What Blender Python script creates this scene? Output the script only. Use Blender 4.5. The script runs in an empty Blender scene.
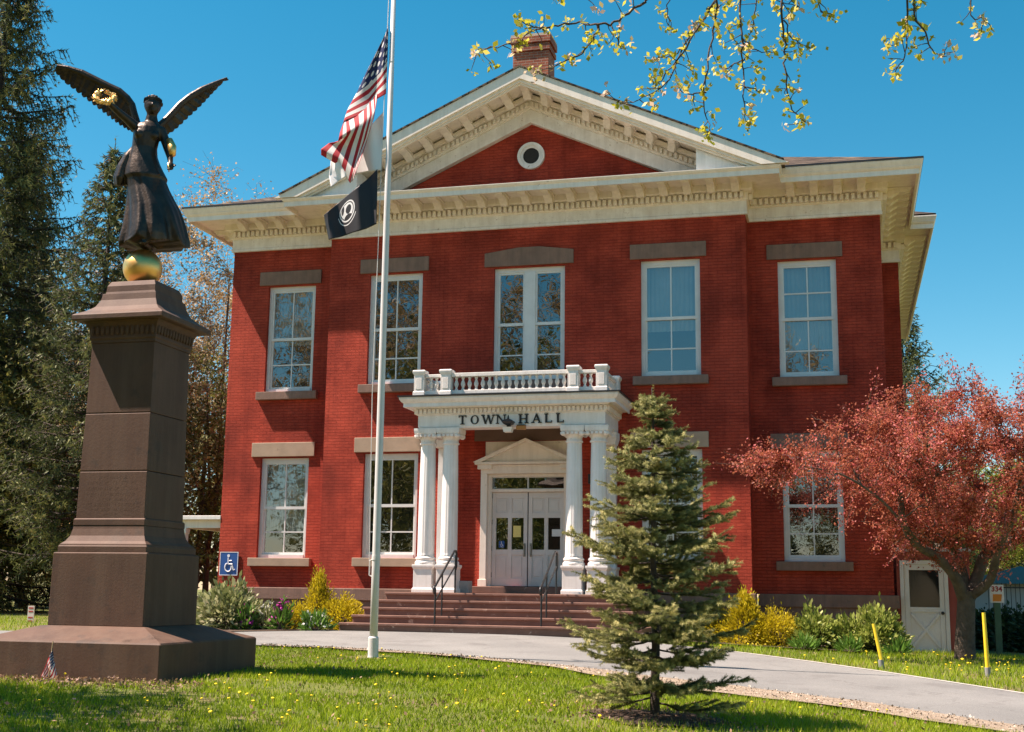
import bpy, math, random
import numpy as np
from mathutils import Vector, Matrix
C = bpy.context.scene.collection
S = bpy.context.scene
# ------------------------------------------------------------------ camera
CAM = Vector((7.0587, -28.3042, 0.8342))
R_ = Vector((0.967581, 0.252218, 0.013174)); U_ = Vector((0.031441, -0.172044, 0.984587)); F_ = Vector((-0.250597, 0.952254, 0.174397))
cd = bpy.data.cameras.new('camera'); cam = bpy.data.objects.new('camera', cd); C.objects.link(cam)
m = Matrix.Identity(4)
for i in range(3):
    m[i][0] = R_[i]; m[i][1] = U_[i]; m[i][2] = -F_[i]; m[i][3] = CAM[i]
cam.matrix_world = m
cd.sensor_width = 36; cd.lens = 44.766; cd.clip_start = 0.1; cd.clip_end = 2000
S.camera = cam
# ------------------------------------------------------------------ sky and sun
sv = Vector((-3.6, -1.0, 6.2)).normalized()
elev = math.asin(sv.z)
w = bpy.data.worlds.new('World'); S.world = w; w.use_nodes = True
nt = w.node_tree; nt.nodes.clear()
sky = nt.nodes.new('ShaderNodeTexSky'); sky.sky_type = 'NISHITA'; sky.sun_disc = False
sky.sun_elevation = elev; sky.sun_rotation = math.atan2(sv.x, sv.y)
sky.altitude = 600; sky.air_density = 1.0; sky.dust_density = 0.4; sky.ozone_density = 1.6
hs = nt.nodes.new('ShaderNodeHueSaturation'); hs.inputs['Hue'].default_value = 0.472; hs.inputs['Saturation'].default_value = 1.5; hs.inputs['Value'].default_value = 1.0
bg = nt.nodes.new('ShaderNodeBackground'); bg.inputs[1].default_value = 0.072
out = nt.nodes.new('ShaderNodeOutputWorld')
nt.links.new(sky.outputs[0], hs.inputs['Color']); nt.links.new(hs.outputs[0], bg.inputs[0]); nt.links.new(bg.outputs[0], out.inputs[0])
sl = bpy.data.lights.new('sun', 'SUN'); sl.energy = 5.0; sl.angle = math.radians(0.53); sl.color = (1.0, 0.94, 0.85)
so = bpy.data.objects.new('sun', sl); C.objects.link(so); so.rotation_euler = sv.to_track_quat('Z', 'Y').to_euler(); so.location = (-20, -10, 40)
S.view_settings.view_transform = 'Standard'; S.view_settings.look = 'None'; S.view_settings.exposure = 1.25; S.view_settings.gamma = 1
S.view_settings.use_curve_mapping = False
S.view_settings.use_white_balance = True; S.view_settings.white_balance_temperature = 7300; S.view_settings.white_balance_tint = 23
S.cycles.max_bounces = 8; S.cycles.transparent_max_bounces = 12; S.cycles.diffuse_bounces = 4
rng = np.random.default_rng(7); random.seed(7)

def at(u, v, d):                     # a pixel of the photograph and a distance along the view axis -> a point of the place
    return CAM + (F_ + R_ * ((u - 512) / 1273.35) - U_ * ((v - 366) / 1273.35)) * d
def gz(x, y):                        # height of the ground
    x = np.asarray(x, float); y = np.asarray(y, float)
    a = np.clip(-y - 4, -30, 60); b = np.clip(x - 1, -30, 13)
    return -0.025 * np.logaddexp(0, a * 1.5) / 1.5 - 0.04 * np.logaddexp(0, b * 1.5) / 1.5
def g(x, y): return float(gz(x, y))
# ------------------------------------------------------------------ object helpers
def link(o, parent=None):
    C.objects.link(o)
    if parent is not None: o.parent = parent
    return o
def tag(o, label=None, cat=None, group=None, kind=None):
    if label: o['label'] = label
    if cat: o['category'] = cat
    if group: o['group'] = group
    if kind: o['kind'] = kind
    return o
def empty(name, loc=(0, 0, 0), rz=0.0, **k):
    o = bpy.data.objects.new(name, None); C.objects.link(o); o.location = loc; o.rotation_euler = (0, 0, rz); o.empty_display_size = 0.1
    return tag(o, **k)
class MB:
    def __init__(s): s.v = []; s.f = []; s.uv = None; s.mi = []
    def add(s, vs, fs):
        n = len(s.v); s.v += [tuple(q) for q in vs]; s.f += [tuple(n + i for i in f) for f in fs]; return s
    def box(s, x0, x1, y0, y1, z0, z1):
        vs = [(x0,y0,z0),(x1,y0,z0),(x1,y1,z0),(x0,y1,z0),(x0,y0,z1),(x1,y0,z1),(x1,y1,z1),(x0,y1,z1)]
        return s.add(vs, [(0,3,2,1),(4,5,6,7),(0,1,5,4),(1,2,6,5),(2,3,7,6),(3,0,4,7)])
    def xz(s, pts, y0, y1):          # polygon in XZ (counter-clockwise seen from -Y) extruded along Y
        n = len(pts); a = sum(pts[i][0]*pts[(i+1)%n][1]-pts[(i+1)%n][0]*pts[i][1] for i in range(n))
        if a < 0: pts = pts[::-1]
        vs = [(x, y0, z) for x, z in pts] + [(x, y1, z) for x, z in pts]
        fs = [tuple(range(n)), tuple(range(2*n-1, n-1, -1))] + [(i, n+i, n+(i+1)%n, (i+1)%n) for i in range(n)]
        return s.add(vs, fs)
    def yz(s, pts, x0, x1):
        n = len(pts); a = sum(pts[i][0]*pts[(i+1)%n][1]-pts[(i+1)%n][0]*pts[i][1] for i in range(n))
        if a > 0: pts = pts[::-1]
        vs = [(x0, y, z) for y, z in pts] + [(x1, y, z) for y, z in pts]
        fs = [tuple(range(n)), tuple(range(2*n-1, n-1, -1))] + [(i, n+i, n+(i+1)%n, (i+1)%n) for i in range(n)]
        return s.add(vs, fs)
    def tube(s, pts, rad, n=6, cap=True):
        pts = [Vector(p) for p in pts]
        if not hasattr(rad, '__len__'): rad = [rad]*len(pts)
        rings = []; prev = None
        for i, p in enumerate(pts):
            t = (pts[min(i+1, len(pts)-1)] - pts[max(i-1, 0)])
            if t.length < 1e-9: t = Vector((0,0,1))
            t.normalize()
            if prev is None:
                a = Vector((0,0,1)) if abs(t.z) < .9 else Vector((1,0,0)); nrm = t.cross(a).normalized()
            else:
                nrm = prev - t*prev.dot(t)
                nrm = nrm.normalized() if nrm.length > 1e-6 else t.orthogonal().normalized()
            prev = nrm; b = t.cross(nrm)
            rings.append([p + (nrm*math.cos(2*math.pi*k/n) + b*math.sin(2*math.pi*k/n))*rad[i] for k in range(n)])
        vs = [q for r in rings for q in r]; fs = []
        for i in range(len(rings)-1):
            for k in range(n): fs.append((i*n+k, i*n+(k+1)%n, (i+1)*n+(k+1)%n, (i+1)*n+k))
        if cap: fs += [tuple(range(n-1,-1,-1)), tuple((len(rings)-1)*n+k for k in range(n))]
        return s.add(vs, fs)
    def lathe(s, prof, c=(0,0,0), n=24):   # prof [(r,z)] bottom to top
        vs = [(c[0]+r*math.cos(2*math.pi*k/n), c[1]+r*math.sin(2*math.pi*k/n), c[2]+z) for r, z in prof for k in range(n)]
        fs = []
        for i in range(len(prof)-1):
            for k in range(n): fs.append((i*n+k, i*n+(k+1)%n, (i+1)*n+(k+1)%n, (i+1)*n+k))
        fs += [tuple(range(n-1,-1,-1)), tuple((len(prof)-1)*n+k for k in range(n))]
        return s.add(vs, fs)
    def sq(s, prof, c=(0,0,0)):            # square lathe
        vs = []; fs = []
        for r, z in prof: vs += [(c[0]-r,c[1]-r,c[2]+z),(c[0]+r,c[1]-r,c[2]+z),(c[0]+r,c[1]+r,c[2]+z),(c[0]-r,c[1]+r,c[2]+z)]
        for i in range(len(prof)-1):
            for k in range(4): fs.append((i*4+k, i*4+(k+1)%4, (i+1)*4+(k+1)%4, (i+1)*4+k))
        fs += [(3,2,1,0), tuple((len(prof)-1)*4+k for k in range(4))]
        return s.add(vs, fs)
    def each(s, name, mat, parent=None, bevel=0, k=8):     # every box of the builder becomes an object of its own
        fi = 0
        for i in range(len(s.v)//k):
            q = MB(); q.v = s.v[i*k:(i+1)*k]; q.f = [tuple(j-i*k for j in f) for f in s.f if i*k <= f[0] < (i+1)*k]; o = q.build(name, mat, parent, bevel=bevel)
        return o
    def build(s, name, mat, parent=None, smooth=False, loc=None, bevel=0):
        me = bpy.data.meshes.new(name); me.from_pydata(s.v, [], s.f); me.update()
        if mat: me.materials.append(mat)
        if smooth: me.polygons.foreach_set('use_smooth', [True]*len(me.polygons))
        o = bpy.data.objects.new(name, me)
        if loc: o.location = loc
        link(o, parent)
        if bevel:
            b = o.modifiers.new('bevel', 'BEVEL'); b.width = bevel; b.segments = 2; b.limit_method = 'ANGLE'; b.angle_limit = math.radians(40)
        return o
def quads(name, V, mat, parent=None, rnd=None, corners=4):   # V (n,4,3) loose faces
    n = len(V); me = bpy.data.meshes.new(name)
    me.vertices.add(n*corners); me.vertices.foreach_set('co', np.ascontiguousarray(V, dtype=np.float32).ravel())
    me.loops.add(n*corners); me.loops.foreach_set('vertex_index', np.arange(n*corners, dtype=np.int32))
    me.polygons.add(n); me.polygons.foreach_set('loop_start', np.arange(0, n*corners, corners, dtype=np.int32))
    me.update(calc_edges=True)
    if rnd is not None:
        at_ = me.attributes.new('rnd', 'FLOAT', 'POINT'); at_.data.foreach_set('value', np.repeat(rnd, corners).astype(np.float32))
    me.materials.append(mat); me.validate()
    o = bpy.data.objects.new(name, me); return link(o, parent)
def joined(arrs): return np.concatenate(arrs, 0)
def leaf_cards(P, size, aspect=1.6, up=0.0, jitter=.35, D=None):   # P (n,3): leaf-shaped quads (rhombs) with random orientation
    n = len(P)
    a = rng.normal(size=(n,3)) if D is None else D + rng.normal(size=(n,3))*.35
    a[:,2] += up; a /= np.linalg.norm(a,axis=1)[:,None]
    b = rng.normal(size=(n,3)); b -= (b*a).sum(1)[:,None]*a; b /= np.linalg.norm(b,axis=1)[:,None]
    s = size*(1+jitter*rng.normal(size=(n,1)).clip(-1.5,1.8))
    L = a*s; Wd = b*s/aspect
    return np.stack([P, P+L*.55+Wd*.5, P+L, P+L*.45-Wd*.5], 1)
# ------------------------------------------------------------------ materials
def mat(name): 
    M = bpy.data.materials.new(name); M.use_nodes = True; return M, M.node_tree.nodes, M.node_tree.links, M.node_tree.nodes['Principled BSDF']
def noise(N, L, scale, detail=4, rough=.6, coord='Object', vec=None):
    t = N.new('ShaderNodeTexNoise'); t.inputs['Scale'].default_value = scale; t.inputs['Detail'].default_value = detail; t.inputs['Roughness'].default_value = rough
    if vec is None:
        c = N.new('ShaderNodeTexCoord'); vec = c.outputs[coord]
    L.new(vec, t.inputs['Vector']); return t
def ramp(N, L, fac, stops):
    r = N.new('ShaderNodeValToRGB'); e = r.color_ramp.elements
    while len(e) > 1: e.remove(e[-1])
    e[0].position = stops[0][0]; e[0].color = (*stops[0][1], 1)
    for p, c in stops[1:]:
        k = e.new(p); k.color = (*c, 1)
    L.new(fac, r.inputs[0]); return r
def mix(N, L, fac, a, b, mode='MIX'):
    x = N.new('ShaderNodeMix'); x.data_type = 'RGBA'; x.blend_type = mode
    for s_, v_ in ((0, fac), (6, a), (7, b)):
        if hasattr(v_, 'is_linked') or hasattr(v_, 'links'): L.new(v_, x.inputs[s_])
        elif isinstance(v_, (int, float)): x.inputs[s_].default_value = v_
        else: x.inputs[s_].default_value = (*v_, 1)
    return x.outputs[2]
def bump(N, L, B, h, strength=.3, dist=.01):
    b = N.new('ShaderNodeBump'); b.inputs['Strength'].default_value = strength; b.inputs['Distance'].default_value = dist
    L.new(h, b.inputs['Height']); L.new(b.outputs[0], B.inputs['Normal']); return b
def simple(name, c1, c2, scale=3, rough=.7, bs=.2, bd=.01, metal=0, stain=None, fine=40, spec=.5, streak=None):
    M, N, L, B = mat(name)
    n1 = noise(N, L, scale, 6); r = ramp(N, L, n1.outputs[0], [(.3, c1), (.7, c2)])
    col = r.outputs[0]
    if stain:
        n2 = noise(N, L, stain[1], 8, .7); f = ramp(N, L, n2.outputs[0], [(stain[2], (0,0,0)), (stain[2]+.08, (1,1,1))])
        col = mix(N, L, f.outputs[0], col, stain[0])
    if streak:                         # rain-washed dirt running down the surface
        tc = N.new('ShaderNodeTexCoord'); mp = N.new('ShaderNodeMapping'); mp.inputs['Scale'].default_value = (streak[1], streak[1], streak[1]*.09); L.new(tc.outputs['Object'], mp.inputs[0])
        n4 = noise(N, L, 1.0, 6, .7, vec=mp.outputs[0]); f4 = ramp(N, L, n4.outputs[0], [(.42, (0,0,0)), (.72, (streak[2],)*3)]); col = mix(N, L, f4.outputs[0], col, streak[0])
    L.new(col, B.inputs['Base Color']); B.inputs['Roughness'].default_value = rough; B.inputs['Metallic'].default_value = metal
    B.inputs['Specular IOR Level'].default_value = spec
    n3 = noise(N, L, fine, 4); bump(N, L, B, n3.outputs[0], bs, bd)
    return M
def brick_mat(name, c1, c2, mortar, bw=.21, bh=.072, ms=.008, patch=None, bs=.6, bd=.008):
    M, N, L, B = mat(name)
    tc = N.new('ShaderNodeTexCoord'); sp = N.new('ShaderNodeSeparateXYZ'); L.new(tc.outputs['Object'], sp.inputs[0])
    ad = N.new('ShaderNodeMath'); ad.operation = 'ADD'; L.new(sp.outputs[0], ad.inputs[0]); L.new(sp.outputs[1], ad.inputs[1])
    cb = N.new('ShaderNodeCombineXYZ'); L.new(ad.outputs[0], cb.inputs[0]); L.new(sp.outputs[2], cb.inputs[1])
    nw = noise(N, L, 2.5, 3); dv = N.new('ShaderNodeVectorMath'); dv.operation = 'MULTIPLY_ADD'; L.new(nw.outputs[1], dv.inputs[0]); dv.inputs[1].default_value = (.0, .012, 0); L.new(cb.outputs[0], dv.inputs[2])
    br = N.new('ShaderNodeTexBrick'); br.inputs['Scale'].default_value = 1; br.inputs['Brick Width'].default_value = bw; br.inputs['Row Height'].default_value = bh
    br.inputs['Mortar Size'].default_value = ms; br.inputs['Mortar Smooth'].default_value = .3; br.inputs['Bias'].default_value = 0
    br.inputs['Color1'].default_value = (*c1, 1); br.inputs['Color2'].default_value = (*c2, 1); br.inputs['Mortar'].default_value = (*mortar, 1)
    L.new(dv.outputs[0], br.inputs['Vector'])
    n1 = noise(N, L, .9, 8, .65); r1 = ramp(N, L, n1.outputs[0], [(.25, (.66,.64,.66)), (.5,(.98,.96,.95)), (.75, (1.3,1.28,1.25))])
    col = mix(N, L, 1.0, br.outputs['Color'], r1.outputs[0], 'MULTIPLY')
    n7 = noise(N, L, .45, 5, .6); r7 = ramp(N, L, n7.outputs[0], [(.35, (.82,.86,.9)), (.5, (1,1,1)), (.52, (1.08,1.12,1.12)), (.7, (1.1,1.2,1.2))]); col = mix(N, L, 1.0, col, r7.outputs[0], 'MULTIPLY')
    mp8 = N.new('ShaderNodeMapping'); mp8.inputs['Scale'].default_value = (3.2, 3.2, .22); L.new(tc.outputs['Object'], mp8.inputs[0]); n8 = noise(N, L, 1.0, 6, .7, vec=mp8.outputs[0]); r8 = ramp(N, L, n8.outputs[0], [(.3, (.74,.72,.74)), (.5, (1,1,1)), (.75, (1.1,1.08,1.06))]); col = mix(N, L, 1.0, col, r8.outputs[0], 'MULTIPLY')
    # streaky repainting and worn spots
    mp = N.new('ShaderNodeMapping'); mp.inputs['Scale'].default_value = (1, 1, 6); L.new(tc.outputs['Object'], mp.inputs[0])
    n2 = noise(N, L, 4.5, 8, .75, vec=mp.outputs[0]); r2 = ramp(N, L, n2.outputs[0], [(.66, (0,0,0)), (.74, (1,1,1))])
    if patch: 
        ml = N.new('ShaderNodeMath'); ml.operation = 'MULTIPLY'; ml.inputs[1].default_value = .55; L.new(r2.outputs[0], ml.inputs[0])
        col = mix(N, L, ml.outputs[0], col, patch)
    L.new(col, B.inputs['Base Color']); B.inputs['Roughness'].default_value = .8; B.inputs['Specular IOR Level'].default_value = .12
    n3 = noise(N, L, 60, 3); inv = N.new('ShaderNodeMath'); inv.operation = 'MULTIPLY_ADD'; L.new(br.outputs['Fac'], inv.inputs[0]); inv.inputs[1].default_value = -1.0
    m3 = N.new('ShaderNodeMath'); m3.operation = 'MULTIPLY'; m3.inputs[1].default_value = .6; L.new(n3.outputs[0], m3.inputs[0]); L.new(m3.outputs[0], inv.inputs[2])
    bump(N, L, B, inv.outputs[0], bs, bd)
    return M
def leaf_mat(name, stops, trans=.35, rough=.55, spec=.3):
    M, N, L, B = mat(name); a = N.new('ShaderNodeAttribute'); a.attribute_name = 'rnd'
    r = ramp(N, L, a.outputs['Fac'], stops); L.new(r.outputs[0], B.inputs['Base Color']); B.inputs['Roughness'].default_value = rough; B.inputs['Specular IOR Level'].default_value = spec
    t = N.new('ShaderNodeBsdfTranslucent'); L.new(r.outputs[0], t.inputs[0]); mx = N.new('ShaderNodeMixShader'); mx.inputs[0].default_value = trans
    L.new(B.outputs[0], mx.inputs[1]); L.new(t.outputs[0], mx.inputs[2]); L.new(mx.outputs[0], N['Material Output'].inputs[0])
    return M
BRICK = brick_mat('painted_brick', (.46,.064,.038), (.405,.054,.032), (.365,.048,.029), patch=(.54,.19,.12), bs=1.0, bd=.045)
CHIM = brick_mat('bare_brick', (.42,.13,.075), (.29,.08,.05), (.36,.27,.21), patch=(.45,.38,.33))
WHITE = simple('white_paint', (.74,.71,.67), (.84,.81,.78), 2.5, .5, .15, .004, streak=((.45,.40,.34), 9, .35), stain=((.42,.38,.32), 7, .67))
CREAM = simple('cream_paint', (.79,.70,.60), (.86,.78,.69), 2.0, .55, .15, .004, streak=((.40,.33,.25), 7, .3), stain=((.40,.33,.25), 6, .66))
OLDWHITE = simple('weathered_white_paint', (.70,.65,.60), (.86,.82,.78), 4, .6, .3, .006, streak=((.36,.29,.23), 9, .28), stain=((.30,.20,.14), 9, .62))
FRAME = simple('window_paint', (.62,.62,.60), (.72,.72,.70), 3, .45, .1, .003)
STONE = simple('brownstone', (.20,.115,.085), (.27,.155,.115), 4, .8, .35, .01, stain=((.14,.10,.085), 5, .6), streak=((.12,.08,.06), 8, .6))
TANSTONE = simple('tan_sandstone', (.36,.25,.175), (.46,.32,.225), 3, .8, .3, .008, stain=((.28,.19,.14), 6, .62))
MON = simple('monument_brownstone', (.066,.031,.018), (.104,.050,.029), 1.6, .72, .22, .008, streak=((.14,.085,.055), 5, .5), stain=((.055,.030,.020), 2.2, .56), fine=34)
STEP = simple('step_stone', (.165,.08,.058), (.235,.12,.088), 3, .8, .4, .01, stain=((.46,.33,.26), 5, .6))
BROWN = simple('brown_lintel_paint', (.115,.065,.045), (.14,.08,.055), 3, .7)
ROOF = brick_mat('roof_shingle', (.17,.125,.09), (.06,.045,.036), (.02,.017,.015), .3, .16, .022, bs=.8, bd=.02)
BLACK = simple('black_iron', (.012,.012,.013), (.02,.02,.02), 5, .4, .1, .002)
DOORP = simple('door_paint', (.60,.57,.54), (.70,.67,.64), 2, .45, .1, .003, stain=((.45,.42,.38), 8, .68))
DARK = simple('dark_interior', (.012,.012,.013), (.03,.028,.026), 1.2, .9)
BLIND = simple('window_blind', (.24,.25,.23), (.32,.32,.30), 1.2, .9)
GOLD = simple('gold_leaf', (.90,.50,.16), (.97,.62,.24), 3, .42, .3, .004, metal=1.0, fine=14)
BRONZE = simple('dark_bronze', (.035,.028,.024), (.075,.055,.042), 5, .42, .5, .01, metal=.75, stain=((.10,.06,.04), 6, .6), fine=22)
ALU = simple('grey_pole_paint', (.56,.55,.54), (.66,.65,.63), 2, .45, .1, .002, metal=.0)
BARK = simple('bark', (.055,.040,.030), (.13,.095,.07), 6, .9, .9, .03, fine=18)
DBARK = simple('dark_bark', (.04,.030,.024), (.09,.068,.054), 6, .9, .9, .03, fine=18)
YEL = simple('yellow_paint', (.78,.52,.02), (.86,.60,.04), 3, .45)
GREEN = simple('green_post_paint', (.03,.09,.05), (.05,.13,.08), 3, .6)
SHED = simple('shed_red_paint', (.26,.045,.032), (.32,.06,.045), 3, .65)
def glass(name, refl=.36, tint=(.75,.82,.82)):
    M, N, L, B = mat(name); N.remove(B)
    g1 = N.new('ShaderNodeBsdfGlossy'); g1.inputs['Roughness'].default_value = .01; g1.inputs[0].default_value = (.9,.95,.95,1)
    t = N.new('ShaderNodeBsdfTransparent'); t.inputs[0].default_value = (*tint, 1); mx = N.new('ShaderNodeMixShader'); mx.inputs[0].default_value = refl
    n = noise(N, L, 1.3, 2); b = N.new('ShaderNodeBump'); b.inputs['Strength'].default_value = .12; b.inputs['Distance'].default_value = .02; L.new(n.outputs[0], b.inputs['Height']); L.new(b.outputs[0], g1.inputs['Normal'])
    L.new(t.outputs[0], mx.inputs[1]); L.new(g1.outputs[0], mx.inputs[2]); L.new(mx.outputs[0], N['Material Output'].inputs[0]); return M
GLASS = glass('window_glass', .19)
def flat(name, c, rough=.6, metal=0):
    M, N, L, B = mat(name); B.inputs['Base Color'].default_value = (*c, 1); B.inputs['Roughness'].default_value = rough; B.inputs['Metallic'].default_value = metal; return M
# ------------------------------------------------------------------ ground, drive, verges
def sheet(name, xs, ys, mtl, dz=0.0, nz=None):
    X, Y = np.meshgrid(xs, ys); Z = gz(X, Y) + dz
    if nz is not None: Z = Z + nz(X, Y)
    V = np.stack([X, Y, Z], -1).reshape(-1, 3); nx = len(xs); ny = len(ys)
    f = [(j*nx+i, j*nx+i+1, (j+1)*nx+i+1, (j+1)*nx+i) for j in range(ny-1) for i in range(nx-1)]
    me = bpy.data.meshes.new(name); me.from_pydata(V.tolist(), [], f); me.materials.append(mtl); me.polygons.foreach_set('use_smooth', [True]*len(f))
    return link(bpy.data.objects.new(name, me))
def soil_mat():
    M, N, L, B = mat('lawn_soil'); n1 = noise(N, L, .6, 8, .65); r = ramp(N, L, n1.outputs[0], [(.3, (.09,.115,.018)), (.5, (.13,.15,.025)), (.62, (.20,.145,.075))])
    n2 = noise(N, L, 30, 5, .8); r2 = ramp(N, L, n2.outputs[0], [(.3, (.45,.5,.45)), (.7, (1.4,1.35,1.2))])
    L.new(mix(N, L, 1.0, r.outputs[0], r2.outputs[0], 'MULTIPLY'), B.inputs['Base Color']); B.inputs['Roughness'].default_value = .95; bump(N, L, B, n2.outputs[0], .8, .03); return M
LAWN = soil_mat()
def asphalt():
    M, N, L, B = mat('faded_asphalt'); n1 = noise(N, L, .5, 6, .6); r = ramp(N, L, n1.outputs[0], [(.3, (.150,.150,.142)), (.7, (.215,.213,.200))])
    n2 = noise(N, L, 55, 4, .8); r2 = ramp(N, L, n2.outputs[0], [(.3, (.6,.6,.6)), (.7, (1.4,1.4,1.4))])
    c = mix(N, L, 1.0, r.outputs[0], r2.outputs[0], 'MULTIPLY')
    vo = N.new('ShaderNodeTexVoronoi'); vo.feature = 'DISTANCE_TO_EDGE'; vo.inputs['Scale'].default_value = .45; tc = N.new('ShaderNodeTexCoord')
    nn = noise(N, L, 1.5, 5); va = N.new('ShaderNodeVectorMath'); va.operation = 'MULTIPLY_ADD'; L.new(nn.outputs[1], va.inputs[0]); va.inputs[1].default_value = (1.2,1.2,0); L.new(tc.outputs['Object'], va.inputs[2]); L.new(va.outputs[0], vo.inputs['Vector'])
    rc = ramp(N, L, vo.outputs['Distance'], [(.0, (.55,.55,.55)), (.008, (0,0,0))])
    c = mix(N, L, rc.outputs[0], c, (.09,.085,.08))
    n5 = noise(N, L, .9, 7, .62); f5 = ramp(N, L, n5.outputs[0], [(.56, (0,0,0)), (.60, (.45,.45,.45))]); c = mix(N, L, f5.outputs[0], c, (.12,.115,.108))
    n6 = noise(N, L, 6, 5, .7); f6 = ramp(N, L, n6.outputs[0], [(.66, (0,0,0)), (.72, (.6,.6,.6))]); c = mix(N, L, f6.outputs[0], c, (.34,.30,.25))
    L.new(c, B.inputs['Base Color']); B.inputs['Roughness'].default_value = .9; bump(N, L, B, n2.outputs[0], .5, .008); return M
ASPH = asphalt()
def gravel():
    M, N, L, B = mat('bare_dirt'); n1 = noise(N, L, 8, 8, .75); r = ramp(N, L, n1.outputs[0], [(.3, (.20,.145,.095)), (.5, (.34,.26,.185)), (.7, (.44,.36,.27))])
    L.new(r.outputs[0], B.inputs['Base Color']); B.inputs['Roughness'].default_value = .95; n2 = noise(N, L, 45, 5, .8); bump(N, L, B, n2.outputs[0], .9, .03); return M
DIRT = gravel()
MULCH = simple('mulch', (.05,.03,.02), (.11,.07,.045), 8, .95, .9, .04)
ax = lambda *p: np.concatenate([np.linspace(a, b, n, endpoint=False) for a, b, n in p])
bumpy = lambda X, Y: .012*np.sin(X*1.7+Y*.6)+.010*np.sin(Y*2.3-X*.9)
o = sheet('ground', ax((-400,-60,9),(-60,-16,22),(-16,16,107),(16,60,22),(60,401,10)), ax((-300,-60,6),(-60,-30,12),(-30,2,107),(2,60,24),(60,501,10)), LAWN, -.03)
tag(o, kind='structure')
FE = [(-60,-8.5),(-14,-6.8),(-7,-5.9),(-4.76,-4.93),(-3.9,-4.1),(-3.3,-3.35),(0,-3.28),(3.3,-3.35),(4.3,-4.0),(5.3,-4.75),(6.4,-5.72),(7.5,-6.8),(9.36,-8.95),(11.5,-11.9),(14,-16.5),(18,-26),(24,-45)]
NE = [(-60,-13.5),(-14,-10.5),(-7,-8.9),(-2.6,-8.25),(-1.2,-8.45),(0,-8.75),(1.1,-9.15),(2.9,-9.7),(4.0,-10.2),(5.1,-10.75),(6.1,-11.2),(7.03,-11.7),(8.87,-13.1),(10.2,-15.2),(11.6,-19),(13.5,-28),(18,-46)]
def resample(P, n):
    P = np.array(P, float); d = np.r_[0, np.cumsum(np.hypot(*np.diff(P, axis=0).T))]; 
    return P
def band(name, A, B_, mtl, dz, sub=6, rows=14, wob=0):
    A = np.array(A, float); B_ = np.array(B_, float); t = np.linspace(0, len(A)-1, (len(A)-1)*sub+1); k = np.arange(len(A))
    a = np.stack([np.interp(t, k, A[:,0]), np.interp(t, k, A[:,1])], 1); b = np.stack([np.interp(t, k, B_[:,0]), np.interp(t, k, B_[:,1])], 1)
    if wob:
        ph = rng.random(4)*6; s_ = a.sum(1)
        for arr, q in ((a, 0), (b, 1)):
            dd = wob*(np.sin(arr[:,0]*3.1+ph[q])+.6*np.sin(arr[:,0]*7.3+ph[q+1])+.5*np.sin(arr[:,0]*15+ph[q+2])); arr[:,1] += dd
    s = np.linspace(0, 1, rows)[:,None,None]; P = a[None]*(1-s)+b[None]*s; Z = gz(P[...,0], P[...,1])+dz
    V = np.concatenate([P, Z[...,None]], -1).reshape(-1,3); nx = len(t)
    f = [(j*nx+i, (j+1)*nx+i, (j+1)*nx+i+1, j*nx+i+1) for j in range(rows-1) for i in range(nx-1)]
    me = bpy.data.meshes.new(name); me.from_pydata(V.tolist(), [], f); me.materials.append(mtl)
    return tag(link(bpy.data.objects.new(name, me)), kind='structure')
band('road', FE, NE, ASPH, .004)
kA = FE[8:15]; kB = [(x-.03, y-.13) for x, y in kA]
KERB = simple('concrete_edge', (.33,.31,.28), (.46,.44,.40), 5, .85, .4, .01)
band('kerb_strip', kA, kB, KERB, .009, rows=2)
vA = [(x, y+.05) for x, y in NE[4:15]]
wd = [.10,.22,.14,.30,.70,.9,.85,.75,.7,.8,.9]
vB = [(x-.25*q, y-q) for (x, y), q in zip(NE[4:15], wd)]
band('dirt_verge', vA, vB, DIRT, .012, rows=5, wob=.035)
pl = [(-9.0,-5.7),(-7,-5.6),(-4.9,-4.85),(-4.0,-4.0),(-3.45,-3.4)]; pb = [(-9.0,.6),(-8,.6),(-6,.6),(-4,-.02),(-3.2,-.02)]
band('planting_bed', pl, pb, MULCH, .01, rows=8)
band('planting_bed', [(3.5,-1.9),(5,-2.1),(6.5,-1.9),(8.1,-1.2)], [(3.2,-.02),(5,-.02),(6.4,.62),(8.0,.62)], MULCH, .01, rows=6)
# ------------------------------------------------------------------ town hall
hall = empty('town_hall', (0, 0, 0), label='two storey red brick town hall with white pedimented cornice and columned porch', cat='town hall')
RV = .665
def wallface(mb, a0, a1, z0, z1, holes, P, depth=.30):
    """P(a, z, out) -> point; holes [(a0,a1,z0,z1)]"""
    xs = sorted({a0, a1, *[h[0] for h in holes], *[h[1] for h in holes]}); zs = sorted({z0, z1, *[h[2] for h in holes], *[h[3] for h in holes]})
    for i in range(len(xs)-1):
        for j in range(len(zs)-1):
            cx, cz = (xs[i]+xs[i+1])/2, (zs[j]+zs[j+1])/2
            if any(h[0] < cx < h[1] and h[2] < cz < h[3] for h in holes): continue
            mb.add([P(xs[i], zs[j], 0), P(xs[i+1], zs[j], 0), P(xs[i+1], zs[j+1], 0), P(xs[i], zs[j+1], 0)], [(0,1,2,3)])
    for h in holes:
        c = [(h[0],h[2]),(h[1],h[2]),(h[1],h[3]),(h[0],h[3])]
        for k in range(4):
            p, q = c[k], c[(k+1)%4]
            mb.add([P(*p, 0), P(*q, 0), P(*q, -depth), P(*p, -depth)], [(0,3,2,1)])
ZB, ZT = .86, 9.36
UT, UB, LT, LB = 8.389, 5.669, 4.016, 1.566
hP = [(-4.0,-2.64,UB,UT),(-.86,.86,UB,UT),(2.64,4.0,UB,UT),(-4.0,-2.64,LB,LT),(2.64,4.0,LB,LT),(-1.0,1.0,.94,4.25)]
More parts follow.
